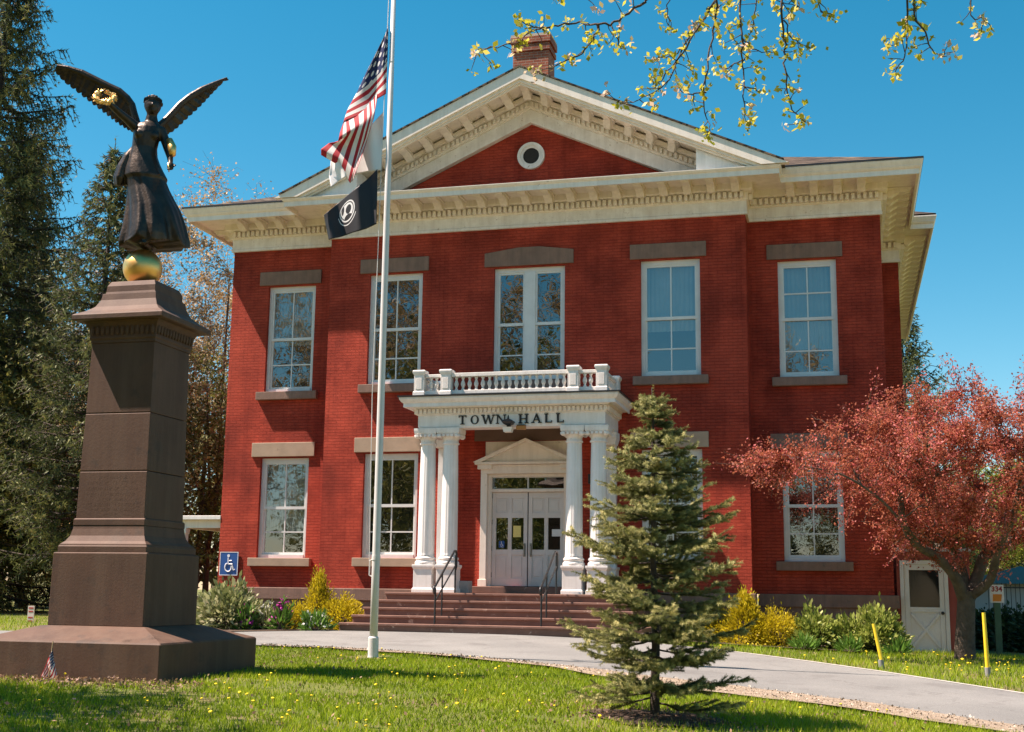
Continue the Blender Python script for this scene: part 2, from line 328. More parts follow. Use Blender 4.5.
hL = [(-6.99,-5.70,UB,UT),(-6.99,-5.70,LB,LT)]; hR = [(5.70,7.0,UB,UT),(5.70,7.0,LB,LT)]
wb = MB()
front = lambda y: (lambda a, z, o: (a, y - o, z))
side = lambda x, s: (lambda a, z, o: (x + s*o, a, z))
wallface(wb, -5.04, 5.04, ZB, ZT, hP, front(0)); wallface(wb, -8, -5.04, ZB, ZT, hL, front(RV)); wallface(wb, 5.04, 8, ZB, ZT, hR, front(RV))
wallface(wb, 0, RV, ZB, ZT, [], side(5.04, 1)); 
wb.add([(-5.04,RV,ZB),(-5.04,0,ZB),(-5.04,0,ZT),(-5.04,RV,ZT)], [(0,1,2,3)])
hS = [(7.0,8.2,UB,UT),(10.6,11.8,UB,UT),(14.2,15.4,UB,UT),(7.0,8.2,LB,LT),(10.6,11.8,LB,LT),(14.2,15.4,LB,LT)]
wallface(wb, RV, 5.1, ZB, ZT, [], side(8, 1)); wb.add([(8,5.1,ZB),(8.55,5.1,ZB),(8.55,5.1,ZT),(8,5.1,ZT)], [(0,1,2,3)]); wallface(wb, 5.1, 19, ZB, ZT, hS, side(8.55, 1))
wb.add([(-8,19,ZB),(-8,RV,ZB),(-8,RV,ZT),(-8,19,ZT)], [(0,1,2,3)]); wb.add([(8.55,19,ZB),(-8,19,ZB),(-8,19,ZT),(8.55,19,ZT)], [(0,1,2,3)])
wb.build('wall', BRICK, hall)
# tympanum brick
MB().xz([(-4.2,10.0),(4.2,10.0),(0,11.96)], .10, .30).build('gable_wall', BRICK, hall)
# dark rooms behind the openings
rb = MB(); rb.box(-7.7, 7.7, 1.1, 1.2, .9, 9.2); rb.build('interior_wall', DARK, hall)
# water table and foundation
wt = MB()
wt.box(-8.10, -5.09, RV-.10, RV+.3, .58, .86); wt.box(-5.12, -2.62, -.10, .3, .58, .86); wt.box(2.62, 5.12, -.10, .3, .58, .86); wt.box(5.09+.035, 8.10, RV-.10, RV+.3, .58, .86)
wt.box(-8.10,-7.8,RV+.3,19,.58,.86); wt.box(7.8,8.10,RV+.3,5.0,.58,.86); wt.box(8.3,8.65,5.0,19,.58,.86)
wt.each('water_table', STONE, hall, bevel=.015)
fb = MB(); fb.box(-8.04, -5.045, RV-.04, RV+.3, -.8, .578); fb.box(-5.04, 5.04, -.04, .3, -.8, .578); fb.box(5.045, 8.04, RV-.04, RV+.3, -.8, .578); fb.box(-8.04,-7.8,RV+.3,19,-.8,.578); fb.box(7.8,8.04,RV+.3,19,-.8,.578); fb.box(7.9,8.6,5.06,19,-1,.578)
fb.each('foundation', STONE, hall)
# windows
def window(x0, x1, z0, z1, y, bars=(), lint='dark', mull=False, blind=None, sill=True, face=None):
    """y = wall plane. bars: fractions (from the top) of extra horizontal glazing bars"""
    f = MB(); yf = y + .10; t = .085
    f.box(x0, x0+t, yf, yf+.12, z0, z1); f.box(x1-t, x1, yf, yf+.12, z0, z1); f.box(x0+t, x1-t, yf, yf+.12, z1-t*1.25, z1); f.box(x0+t, x1-t, yf-.02, yf+.12, z0, z0+t)
    a, b, lo, hi = x0+t, x1-t, z0+t, z1-t*1.25
    mz = z1 - (z1-z0)*.50
    def sash(a, b):
        s = .045
        f.box(a, a+s, yf+.02, yf+.07, mz, hi); f.box(b-s, b, yf+.02, yf+.07, mz, hi); f.box(a+s, b-s, yf+.02, yf+.07, hi-s, hi); f.box(a, b, yf+.015, yf+.075, mz-.035, mz+.035)
        f.box(a, a+s, yf+.05, yf+.10, lo, mz-.035); f.box(b-s, b, yf+.05, yf+.10, lo, mz-.035); f.box(a+s, b-s, yf+.05, yf+.10, lo, lo+.06)
        if not mull:
            c = (a+b)/2; f.box(c-.014, c+.014, yf+.03, yf+.06, mz+.035, hi-s); f.box(c-.014, c+.014, yf+.06, yf+.09, lo+.06, mz-.035)
        for q in bars:
            zz = z1-(z1-z0)*q; off = 0 if zz > mz else .03
            f.box(a+s, b-s, yf+.028+off, yf+.064+off, zz-.016, zz+.016)
    if mull:
        c = (a+b)/2; f.box(c-.13, c+.13, yf-.01, yf+.12, lo, hi); sash(a, c-.13); sash(c+.13, b)
    else: sash(a, b)
    o = f.build('window', FRAME, hall)
    gl = MB(); gl.add([(a+.02,yf+.045,mz),(b-.02,yf+.045,mz),(b-.02,yf+.045,hi),(a+.02,yf+.045,hi)], [(0,1,2,3)]); gl.add([(a+.02,yf+.075,lo),(b-.02,yf+.075,lo),(b-.02,yf+.075,mz),(a+.02,yf+.075,mz)], [(0,1,2,3)])
    gl.build('glass', GLASS, o)
    if blind:
        bl = MB(); zb = z1-(z1-z0)*blind; n = 60
        vs = []; fs = []
        for i in range(n+1):
            x = a-.05+(b-a+.1)*i/n; vs += [(x, yf+.20+.012*math.sin(i*1.3), zb), (x, yf+.20+.012*math.sin(i*1.3), hi+.05)]
        fs = [(2*i, 2*i+2, 2*i+3, 2*i+1) for i in range(n)]
        bl.add(vs, fs); bl.build('blind', BLIND, o)
    M = {'dark': STONE, 'tan': TANSTONE}[lint]
    if sill:
        s_ = MB(); s_.box(x0-.17, x1+.17, y-.13, y+.2, z0-.20, z0-.002); s_.build('sill', M, o, bevel=.01)
        l = MB()
        if mull: l.xz([(x0-.23,z1+.03),(x1+.21,z1+.03),(x1+.21,z1+.36),(.25,z1+.47),(-.25,z1+.47),(x0-.23,z1+.36)], y-.05, y+.2)
        else: l.box(x0-.24, x1+.15 if x0 < 0 else x1+.15, y-.045, y+.2, z1+.03, z1+.38)
        l.build('lintel', M, o, bevel=.01)
    return o
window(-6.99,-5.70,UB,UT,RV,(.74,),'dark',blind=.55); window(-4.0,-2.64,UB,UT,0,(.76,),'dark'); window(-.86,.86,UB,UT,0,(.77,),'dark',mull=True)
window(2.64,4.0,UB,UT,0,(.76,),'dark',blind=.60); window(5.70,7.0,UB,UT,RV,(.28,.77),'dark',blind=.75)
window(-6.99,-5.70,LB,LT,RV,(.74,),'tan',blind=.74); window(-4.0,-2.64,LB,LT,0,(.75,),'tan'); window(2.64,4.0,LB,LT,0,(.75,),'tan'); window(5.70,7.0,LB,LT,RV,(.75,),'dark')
# plain windows of the right flank: panes in the wall plane
for a0, a1, z0, z1 in hS:
    f = MB(); x = 8.55-.12
    for q in ((a0,a0+.08,z0,z1),(a1-.08,a1,z0,z1),(a0+.08,a1-.08,z1-.1,z1),(a0+.08,a1-.08,z0,z0+.08),(a0+.08,a1-.08,(z0+z1)/2-.03,(z0+z1)/2+.03),((a0+a1)/2-.015,(a0+a1)/2+.015,z0+.08,z1-.1)):
        f.box(x-.05, x, q[0], q[1], q[2], q[3])
    o = f.build('window', FRAME, hall); MB().box(x-.04, x-.025, a0+.02, a1-.02, z0+.02, z1-.02).build('glass', GLASS, o)
    MB().box(8.5, 8.68, a0-.15, a1+.15, z0-.2, z0-.002).build('sill', STONE, o); MB().box(8.5, 8.60, a0-.2, a1+.2, z1+.03, z1+.38).build('lintel', STONE, o)
# ---- cornice: profile swept round the plan
path = [(-8,19),(-8,RV),(-5.04,RV),(-5.04,0),(5.04,0),(5.04,RV),(8,RV),(8,5.1),(8.55,5.1),(8.55,19)]
def offset(path, d):
    res = []
    for i, p in enumerate(path):
        ns = []
        for a, b in ((i-1, i), (i, i+1)):
            if a < 0 or b >= len(path): continue
            dx, dy = path[b][0]-path[a][0], path[b][1]-path[a][1]; l = math.hypot(dx, dy); ns.append((dy/l*-1, dx/l))   # left normal
        ns = [(-nx, -ny) for nx, ny in ns]                        # outward = right-hand side of travel
        ns = [(a_*.78, b_) for a_, b_ in ns]
        if len(ns) == 1: n = ns[0]; res.append((p[0]+n[0]*d, p[1]+n[1]*d))
        else: res.append((p[0]+(ns[0][0]+ns[1][0])*d, p[1]+(ns[0][1]+ns[1][1])*d))
    return res
def sweep(mb, prof):
    rows = [[(x, y, z) for x, y in offset(path, o)] for o, z in prof]
    n = len(path); vs = [q for r in rows for q in r]; fs = []
    for j in range(len(prof)-1):
        for i in range(n-1): fs.append((j*n+i, j*n+i+1, (j+1)*n+i+1, (j+1)*n+i))
    fs = fs
    return mb.add(vs, fs)
fz = MB(); sweep(fz, [(0,9.34),(.07,9.34),(.07,9.40),(.05,9.42),(.05,9.66)]); fr = fz.build('frieze', OLDWHITE, hall)
cz = MB(); sweep(cz, [(.05,9.66),(.09,9.67),(.10,9.69),(.10,9.85),(.20,9.865),(.24,9.89),(.24,10.03),(1.0,10.03),(1.0,9.915),(1.06,9.915),(1.06,10.03),(1.09,10.05),(1.12,10.09),(1.12,10.105),(0,10.115)])
full_path = path
for path in (full_path[:3], full_path[5:]): sweep(cz, [(1.05,10.10),(1.12,10.108),(1.15,10.16),(1.17,10.20),(1.17,10.225),(0,10.24)])
path = full_path
cornice = cz.build('cornice', CREAM, hall)
# dentils in one mesh with the cornice band
dn = MB()
def runs():
    for i in range(len(path)-1):
        (x0,y0),(x1,y1) = path[i], path[i+1]; yield x0,y0,x1,y1
for x0,y0,x1,y1 in runs():
    l = math.hypot(x1-x0, y1-y0)
    if l < .5: continue
    k = int(l/.125); tx, ty = (x1-x0)/l, (y1-y0)/l; nx, ny = ty, -tx
    nx, ny = (ty, -tx)
    if abs(ty) > .5 and x0 < -5: nx = -1
    elif abs(ty) > .5: nx = 1
    else: nx, ny = 0, -1
    for q in range(k):
        s0 = (q+.25)*l/k; s1 = s0+.075
        a = (x0+tx*s0+nx*.085, y0+ty*s0+ny*.10); b = (x0+tx*s1+nx*.17, y0+ty*s1+ny*.21)
        dn.box(min(a[0],b[0]), max(a[0],b[0]), min(a[1],b[1]), max(a[1],b[1]), 9.70, 9.835)
dn.build('dentil_band', CREAM, cornice)
# brackets: one mesh, copied
def bracket_mesh():
    b = MB(); pts = [(-.24,9.965),(-.24,9.765),(-.30,9.74),(-.38,9.745),(-.47,9.80),(-.60,9.855),(-.78,9.845),(-.88,9.86),(-.92,9.90),(-.92,9.965)]
    b.yz([(y, z-9.965-.002) for y, z in pts], -.092, .092); b.yz([(-.235,-.045),(-.235,-.003),(-.97,-.003),(-.97,-.045)], -.118, .118)
    return b
br0 = bracket_mesh().build('bracket', CREAM, cornice, bevel=.008); used = [False]
def put_bracket(x, y, z, rz=0, ry=0, par=None):
    o = br0 if not used[0] else br0.copy()
    if used[0]: C.objects.link(o)
    used[0] = True; o.parent = par or cornice; o.location = (x, y, z); o.rotation_euler = (0, ry, rz); return o
for i in range(19): put_bracket(-4.86+i*.54, 0, 10.03)
for s in (-1, 1):
    for i in range(5): put_bracket(s*(6.05+i*.52), RV, 10.03) if i < 4 else None
for i in range(7): put_bracket(7.98, RV+.3+i*.54, 10.03, math.pi/2).scale.y = .78; put_bracket(-7.98, RV+.3+i*.54, 10.03, -math.pi/2).scale.y = .78
for i in range(22): put_bracket(8.53, 5.2+i*.54, 10.03, math.pi/2).scale.y = .78
# ---- pediment
SL = .4555
def chev(lo, hi, y0, y1, xin=0, zb=10.118):
    out = MB()
    for s in (-1, 1):
        xo = (hi-zb)/SL; xi = (lo-zb)/SL
        pts = [(s*xin, hi-SL*xin), (s*xo, zb), (s*xi, zb), (s*xin, lo-SL*xin)]
        out.xz(pts, y0, y1)
    return out
def merge(*mbs):
    r = MB()
    for q in mbs: r.add(q.v, q.f)
    return r
rk = merge(chev(12.62,12.89,-1.16,-1.0), chev(12.55,12.62,-1.10,-1.0), chev(12.50,12.547,-1.05,-.99), chev(12.66,12.80,-.998,.3), chev(12.27,12.655,-.12,.09), chev(12.49,12.60,-.24,-.122))
ped = rk.build('pediment_cornice', CREAM, hall)
chev(11.94,12.268,-.07,.095).build('pediment_frieze', OLDWHITE, ped)
dd = MB(); ang = math.atan(SL)
for s in (-1, 1):
    L_ = 4.0/math.cos(ang); k = int(L_/.125)
    for q in range(k):
        xm = (q+.6)*4.0/k; zc = 12.385-SL*xm; hw_, hh = .036, .055; ca, sa = math.cos(ang), math.sin(ang)*-s
        pts = [(s*xm + a*hw_*ca - b*hh*sa*0, zc + a*hw_*sa + b*hh) for a, b in ((-1,-1),(1,-1),(1,1),(-1,1))]
        dd.xz(pts, -.19, -.121)
dd.build('dentil_band', CREAM, ped)
for s in (-1, 1):
    for i in range(8):
        if i == 0 and s == 1: continue
        x = i*.5; put_bracket(s*x, 0, 12.655-SL*x-(0.0 if i else .02), 0, s*ang if i else 0, ped)
ep = MB()
for s in (-1, 1): ep.xz([(s*4.05, 10.12), (s*4.05, 12.60-SL*4.05), (s*((12.60-10.12)/SL), 10.12)], -.95, .05)
ep.each('end_panel', WHITE, ped, k=6)
# round gable window
def ring(mb, cx, y, cz_, r0, r1, y1, n=32):
    vs = []; fs = []
    for k in range(n):
        a = 2*math.pi*k/n; c, s = math.cos(a), math.sin(a)
        vs += [(cx+r0*c, y, cz_+r0*s), (cx+r1*c, y, cz_+r1*s), (cx+r1*c, y1, cz_+r1*s), (cx+r0*c, y1, cz_+r0*s)]
    for k in range(n):
        a = 4*k; b = 4*((k+1) % n)
        fs += [(a, a+1, b+1, b), (a+1, a+2, b+2, b+1), (a+3, a, b, b+3), (a+2, a+3, b+3, b+2)]
    return mb.add(vs, fs)
rw = MB(); ring(rw, 0, .02, 11.14, .26, .335, .099); ring(rw, 0, .045, 11.14, .20, .262, .099); rwo = rw.build('round_window', OLDWHITE, hall, smooth=False)
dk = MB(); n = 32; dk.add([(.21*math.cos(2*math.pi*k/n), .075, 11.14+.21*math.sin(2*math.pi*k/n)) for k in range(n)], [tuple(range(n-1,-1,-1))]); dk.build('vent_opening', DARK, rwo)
# ---- roofs
rf = MB(); e = .03; zt = 10.245
hx, y0, y1 = 8.905, -.50, 20.0
def hipz(d): return zt + .42*d
rl = 8.6
rf.add([(-hx,y0,zt),(hx,y0,zt),(hx-rl,y0+rl,hipz(rl)),(-hx+rl,y0+rl,hipz(rl))], [(0,1,2,3)])
rf.add([(hx,y0,zt),(hx,y1,zt),(hx-rl,y1,hipz(rl)),(hx-rl,y0+rl,hipz(rl))], [(0,1,2,3)]); rf.add([(-hx,y1,zt),(-hx,y0,zt),(-hx+rl,y0+rl,hipz(rl)),(-hx+rl,y1,hipz(rl))], [(0,1,2,3)])
rf.add([(-hx+rl,y0+rl,hipz(rl)),(hx-rl,y0+rl,hipz(rl)),(hx-rl,y1,hipz(rl)),(-hx+rl,y1,hipz(rl))], [(0,1,2,3)])
# wider rear roof on the right
rf.add([(8.4,3.93,zt+.02),(9.455,3.93,zt+.02),(8.6,5.1,zt+.50),(8.4,5.1,zt+.5)], [(0,1,2,3)]); rf.add([(9.455,3.93,zt+.02),(9.455,20,zt+.02),(8.6,20,zt+.5),(8.6,5.1,zt+.5)], [(0,1,2,3)])
# gable
rf.xz([(0,12.935),(5.98,12.935-SL*5.98),(5.90,12.895-SL*5.90),(0,12.895)], -1.19, 7.0); rf.xz([(0,12.935),(-5.98,12.935-SL*5.98),(-5.90,12.895-SL*5.90),(0,12.895)], -1.19, 7.0)
roof = rf.build('roof', ROOF, hall)
de = MB()
de.box(-8.92, -5.9, -.525, -.47, zt-.018, zt+.02); de.box(5.9, 8.92, -.525, -.47, zt-.018, zt+.02); de.box(8.885, 8.925, -.47, 3.9, zt-.018, zt+.02)
de.each('drip_edge', BLACK, roof)
ch = MB(); X0, X1, Y0, Y1 = -1.04, -.02, 2.0, 2.75
ch.box(X0+.03, X1-.03, Y0+.03, Y1-.03, 11.5, 14.72); ch.box(X0-.01, X1+.01, Y0-.01, Y1+.01, 14.721, 14.86); ch.box(X0+.02, X1-.02, Y0+.02, Y1-.02, 14.861, 14.93); ch.box(X0-.03, X1+.03, Y0-.03, Y1+.03, 14.931, 15.12)
chm = ch.build('chimney', CHIM, roof, bevel=.012)
MB().box(X0-.05, X1+.05, Y0-.05, Y1+.05, 15.121, 15.19).build('cap', TANSTONE, chm) if False else None
MB().box(X0-.02, X1+.02, Y0-.02, Y1+.02, 15.121, 15.18).build('cap_stone', simple('mortar_cap', (.42,.33,.25), (.55,.45,.35), 5, .9), roof)
# ---- porch
porch_roof = MB()
def rectsweep(mb, hw, yf, prof, yb=0):     # prof of (outset, z) on a U plan open to the wall
    rows = []
    for o, z in prof: rows.append([(-hw-o, yb, z), (-hw-o, yf-o, z), (hw+o, yf-o, z), (hw+o, yb, z)])
    vs = [q for r in rows for q in r]; fs = [(j*4+i, j*4+i+1, (j+1)*4+i+1, (j+1)*4+i) for j in range(len(prof)-1) for i in range(3)]
    mb.add(vs, fs)
rectsweep(porch_roof, 2.10, -1.58, [(-.42,4.68),(-.42,4.38),(0,4.38),(0,4.40),(.015,4.41),(.015,4.66),(.05,4.68),(.05,4.80),(.10,4.82),(.12,4.86),(.25,4.86),(.25,4.83),(.28,4.83),(.28,4.91),(.32,4.94),(.36,5.0),(.36,5.02)], yb=0)
porch_roof.box(-2.46, 2.46, -1.94, -.002, 5.021, 5.04)
porch_roof.box(-1.68, 1.68, -1.16, -.001, 4.60, 4.66)
pr = porch_roof.build('porch_roof', WHITE, hall)
MB().box(-2.49, 2.49, -1.97, -.003, 5.042, 5.075).build('roof_edge', BLACK, pr)
pd = MB()
for i in range(44):
    x = -2.13+i*.0991; pd.box(x-.03, x+.03, -1.685, -1.625, 4.70, 4.80)
for s in (-1, 1):
    for i in range(16):
        y = -1.58+i*.0991; pd.box(*sorted((s*2.145, s*2.205)), y-.03, y+.03, 4.70, 4.80)
pd.build('dentil_band', CREAM, pr)
# lettering
LET = MB()
def stroke(x0, z0, x1, z1, w_):
    d = Vector((x1-x0, 0, z1-z0)); 
    p = Vector((-d.z, 0, d.x)).normalized()*w_/2
    if abs(z1-z0) > 1e-6 and abs(x1-x0) > 1e-6: p = Vector((w_/2, 0, 0))
    pts = [(x0-p.x, z0-p.z), (x1-p.x, z1-p.z), (x1+p.x, z1+p.z), (x0+p.x, z0+p.z)]
    LET.xz(pts, -1.613 - stroke.k, -1.594); stroke.k += .0006
stroke.k = 0
H0, H1 = 4.448, 4.648; TK, TN = .042, .020
def serif(x, z, w_=.10): stroke(x-w_/2, z, x+w_/2, z, .018)
def letter(c, x):
    h = H1-H0
    if c == 'T': stroke(x,H0,x,H1,TK); stroke(x-.085,H1-.01,x+.085,H1-.01,.022); stroke(x-.08,H1-.045,x-.08,H1,.018); stroke(x+.08,H1-.045,x+.08,H1,.018); serif(x,H0+.009)
    if c == 'O':
        n = 28
        for k in range(n):
            a0, a1 = 2*math.pi*k/n, 2*math.pi*(k+1)/n
            f = lambda a: ((x+.095*math.cos(a), (H0+H1)/2+.1*math.sin(a)), (x+(.095-.018-.024*abs(math.cos(a)))*math.cos(a), (H0+H1)/2+(.1-.018)*math.sin(a)))
            (o0, i0), (o1, i1) = f(a0), f(a1); LET.xz([o0, o1, i1, i0], -1.612, -1.594)
    if c == 'W':
        stroke(x-.12,H1,x-.06,H0,TK); stroke(x-.06,H0,x,H1,TN); stroke(x,H1,x+.06,H0,TK); stroke(x+.06,H0,x+.12,H1,TN); serif(x-.12,H1-.009,.08); serif(x+.12,H1-.009,.07); serif(x,H1-.009,.05)
    if c == 'N': stroke(x-.08,H0,x-.08,H1,TN); stroke(x-.08,H1,x+.08,H0,TK); stroke(x+.08,H0,x+.08,H1,TN); serif(x-.08,H0+.009,.07); serif(x+.08,H1-.009,.07); serif(x-.09,H1-.009,.06)
    if c == 'H': stroke(x-.07,H0,x-.07,H1,TK); stroke(x+.07,H0,x+.07,H1,TK); stroke(x-.06,(H0+H1)/2,x+.06,(H0+H1)/2,.018); [serif(x+a,b,.085) for a in (-.07,.07) for b in (H0+.009,H1-.009)]
    if c == 'A': stroke(x-.08,H0,x,H1,TN); stroke(x,H1,x+.08,H0,TK); stroke(x-.05,H0+.07,x+.05,H0+.07,.016); serif(x-.08,H0+.009,.07); serif(x+.08,H0+.009,.08)
    if c == 'L': stroke(x-.05,H0,x-.05,H1,TK); stroke(x-.05,H0+.009,x+.07,H0+.009,.018); stroke(x+.07,H0,x+.07,H0+.05,.016); serif(x-.05,H1-.009,.085)
for c, x in zip('TOWNHALL', (-1.08,-.80,-.49,-.20,.31,.60,.87,1.13)): LET = MB(); letter(c, x); LET.build('letter', BLACK, pr)
# columns
def col_obj():
    f = MB(); f.sq([(.235,0),(.235,.07),(.225,.085),(.21,.10),(.21,.50),(.225,.52),(.24,.56),(.24,.60)], (0,0,.79))
    for s in (-1, 1):
        pass
    o = f.build('column', WHITE, hall, bevel=.006)
    b = MB(); b.lathe([(.235,0),(.24,.03),(.235,.06),(.215,.075),(.205,.10),(.225,.12),(.225,.15),(.20,.165),(.185,.20)], (0,0,1.39)); b.build('base', OLDWHITE, o, smooth=False)
    n = 48; prof = [(.195,1.59),(.188,1.64),(.186,2.2),(.182,2.8),(.172,3.5),(.162,4.02)]; vs = []; fs = []
    for r, z in prof:
        for k in range(n): 
            rr = r*(1-(.0 if k % 3 else .025)); a = 2*math.pi*k/n; vs.append((rr*math.cos(a), rr*math.sin(a), z))
    for i in range(len(prof)-1):
        for k in range(n): fs.append((i*n+k, i*n+(k+1)%n, (i+1)*n+(k+1)%n, (i+1)*n+k))
    s_ = MB(); s_.add(vs, fs); s_.build('shaft', WHITE, o)
    c = MB(); c.lathe([(.165,4.02),(.19,4.03),(.19,4.06),(.17,4.07),(.17,4.12),(.20,4.17),(.225,4.22),(.235,4.24)], (0,0,0)); c.sq([(.235,4.241),(.255,4.27),(.262,4.33),(.262,4.378)])
    for sx in (-1,1):
        for k in range(5): 
            a = -.19+k*.095; c.box(a-.03, a+.03, sx*.235-.03, sx*.235+.03, 4.19, 4.24); c.box(sx*.235-.03, sx*.235+.03, a-.03, a+.03, 4.19, 4.24)
        for sy in (-1,1): c.lathe([(.03,4.16),(.055,4.18),(.06,4.21),(.05,4.24)], (sx*.2, sy*.2, 0), 10)
    c.build('capital', OLDWHITE, o); return o
def copy_tree(o, parent=None):
    c = o.copy(); C.objects.link(c); c.parent = parent if parent else o.parent
    for ch_ in list(o.children): copy_tree(ch_, c)
    return c
c0 = col_obj(); spots = [(-1.93,-1.38),(-1.40,-1.40),(1.40,-1.40),(1.93,-1.38)]
for i, (x, y) in enumerate(spots):
    c = c0 if i == 0 else copy_tree(c0); c.location = (x, y, 0)
pi0 = MB()
for s in (-1, 1):
    pi0 = MB(); pi0.sq([(.22,.79),(.22,.86),(.20,.89),(.20,1.31),(.22,1.35),(.22,1.39)], (s*1.93, -.222, 0)); pi0.box(s*1.93-.16, s*1.93+.16, -.16, -.001, 1.391, 4.09); pi0.sq([(.18,4.091),(.20,4.16),(.22,4.24),(.22,4.377)], (s*1.93, -.222, 0))
    pi0.build('pilaster', WHITE, hall, bevel=.006)
# balustrade
bal = MB()
for s in (-1, 1):
    bal.box(*sorted((s*1.56, s*1.93)), -1.72, -1.60, 5.12, 5.20); bal.box(*sorted((s*1.56, s*1.93)), -1.73, -1.59, 5.50, 5.57)
    bal.box(*sorted((s*2.0, s*2.12)), -1.54, -.2, 5.12, 5.20); bal.box(*sorted((s*1.99, s*2.13)), -1.54, -.2, 5.50, 5.57)
bal.box(-1.32, 1.32, -1.72, -1.60, 5.12, 5.20); bal.box(-1.32, 1.32, -1.74, -1.58, 5.50, 5.585)
bo = bal.build('balustrade', OLDWHITE, hall, bevel=.008)
pst = MB(); pst.sq([(.135,0),(.135,.10),(.115,.115),(.115,.47),(.125,.49),(.14,.52),(.145,.545),(.145,.575),(.13,.59)]); 
for sx in (-1, 1): pst.box(-.07, .07, sx*.117-.008, sx*.117+.008, .16, .42); pst.box(sx*.117-.008, sx*.117+.008, -.07, .07, .16, .42)
p0 = pst.build('post', OLDWHITE, bo, bevel=.006)
for i, (x, y) in enumerate([(-2.06,-1.66),(-1.44,-1.66),(1.44,-1.66),(2.06,-1.66),(-2.06,-.16),(2.06,-.16)]):
    o = p0 if i == 0 else p0.copy()
    if i: C.objects.link(o)
    o.location = (x, y, 5.078)
for i, (x, y) in enumerate([(-2.06,-1.66),(-1.44,-1.66),(1.44,-1.66),(2.06,-1.66)]): pass
bb = MB(); bb.lathe([(.038,0),(.038,.03),(.022,.045),(.03,.08),(.048,.12),(.05,.15),(.035,.20),(.02,.235),(.024,.25),(.036,.265),(.038,.30)], n=12)
b0 = bb.build('baluster', OLDWHITE, bo, smooth=True); first = True
BP = [(-1.22+i*.1525, -1.66) for i in range(17)] + [(s*x, -1.66) for s in (-1, 1) for x in (1.68, 1.81)] + [(s*2.06, -1.40+i*.155) for s in (-1, 1) for i in range(8)]
for x, y in BP:
    o = b0 if first else b0.copy()
    if not first: C.objects.link(o)
    first = False; o.location = (x, y, 5.20)
# doorcase
dc = MB(); 
for s in (-1, 1):
    dc.box(*sorted((s*.93, s*1.08)), -.07, .2, .94, 3.50); dc.box(*sorted((s*.91, s*1.11)), -.09, .2, .941, 1.10); dc.box(*sorted((s*.85, s*.93)), .06, .2, .94, 3.47)
dc.box(-1.08, 1.08, -.075, .2, 3.501, 3.70); dc.box(-.93, .93, .04, .2, 3.44, 3.50); dc.box(-.85, .85, .05, .2, 3.09, 3.15)
for s in (-1, 1): dc.box(*sorted((s*.80, s*1.14)), -.16, -.076, 3.60, 3.705); 
dc.box(-1.08,1.08,-.10,-.077,3.66,3.70)
dc.box(-1.2, 1.2, -.20, .02, 3.706, 3.76)
dc.xz([(-1.2,3.761),(1.2,3.761),(0,4.27)], -.10, .02)
for s in (-1, 1): dc.xz([(s*1.24,3.762),(0,4.30),(0,4.22),(s*1.05,3.762)], -.21, -.101)
dc.box(-1.06, 1.06, .021, .2, 3.761, 4.262)
dco = dc.build('doorcase', CREAM, hall, bevel=.006)
MB().box(-1.26, 1.14, -.035, .2, 4.263, 4.59).build('door_lintel', BROWN, hall)
tg = MB(); tg.box(-.85,-.012,.13,.14,3.15,3.44); tg.box(.012,.85,.13,.14,3.15,3.44); tr = MB(); tr.box(-.012,.012,.10,.16,3.15,3.44); tr.box(-.85,.85,.11,.15,3.15,3.17); tr.box(-.85,.85,.11,.15,3.42,3.44)
tro = tr.build('transom_window', FRAME, hall); tg.build('glass', GLASS, tro)
def door(s):
    x0, x1 = (-.845, -.012) if s < 0 else (.012, .845); y = .14; d = MB(); w_ = x1-x0
    st = .09; cx = (x0+x1)/2; c0_, c1_ = cx-.045, cx+.045
    zs_ = [.955, 1.13, 1.66, 1.78, 2.50, 2.62, 2.95, 3.085]
    d.box(x0, x0+st, y, y+.05, zs_[0], zs_[-1]); d.box(x1-st, x1, y, y+.05, zs_[0], zs_[-1]); d.box(c0_, c1_, y, y+.05, zs_[1], zs_[-2])
    for a, b in ((0,1),(2,3),(4,5),(6,7)):
        if a in (0,6): d.box(x0+st, x1-st, y, y+.05, zs_[a], zs_[b])
        else: d.box(x0+st, c0_, y, y+.05, zs_[a], zs_[b]); d.box(c1_, x1-st, y, y+.05, zs_[a], zs_[b])
    for a, b in ((x0+st,c0_),(c1_,x1-st)):
        for lo, hi in ((zs_[1],zs_[2]),(zs_[5],zs_[6])):
            d.box(a, b, y+.022, y+.04, lo, hi); d.box(a+.04, b-.04, y+.012, y+.0215, lo+.05, hi-.05)
    o = d.build('door', DOORP, hall, bevel=.003)
    gg = MB(); 
    for a, b in ((x0+st,c0_),(c1_,x1-st)): gg.box(a, b, y+.02, y+.03, zs_[3], zs_[4])
    gg.build('glass', GLASS, o)
    hx_ = -.075 if s < 0 else .075
    h = MB(); h.box(hx_-.025, hx_+.025, y-.012, y-.001, 1.62, 1.92); h.tube([(hx_,y-.012,1.66),(hx_,y-.05,1.68),(hx_,y-.05,1.86),(hx_,y-.012,1.88)], .011, 8); h.build('handle', flat('worn_steel', (.30,.28,.26), .35, .8), o)
    xx = x0-.01 if s < 0 else x1+.01; hg = MB()
    for z in (1.15,1.75,2.35,2.95): hg.box(xx-.015, xx+.015, y-.015, y+.02, z, z+.11)
    hg.build('hinge', flat('hinge_metal', (.18,.16,.14), .5, .6), o)
door(-1); door(1)
MB().box(-.012,.012,.155,.17,.955,3.085).build('door_gap', DARK, hall)
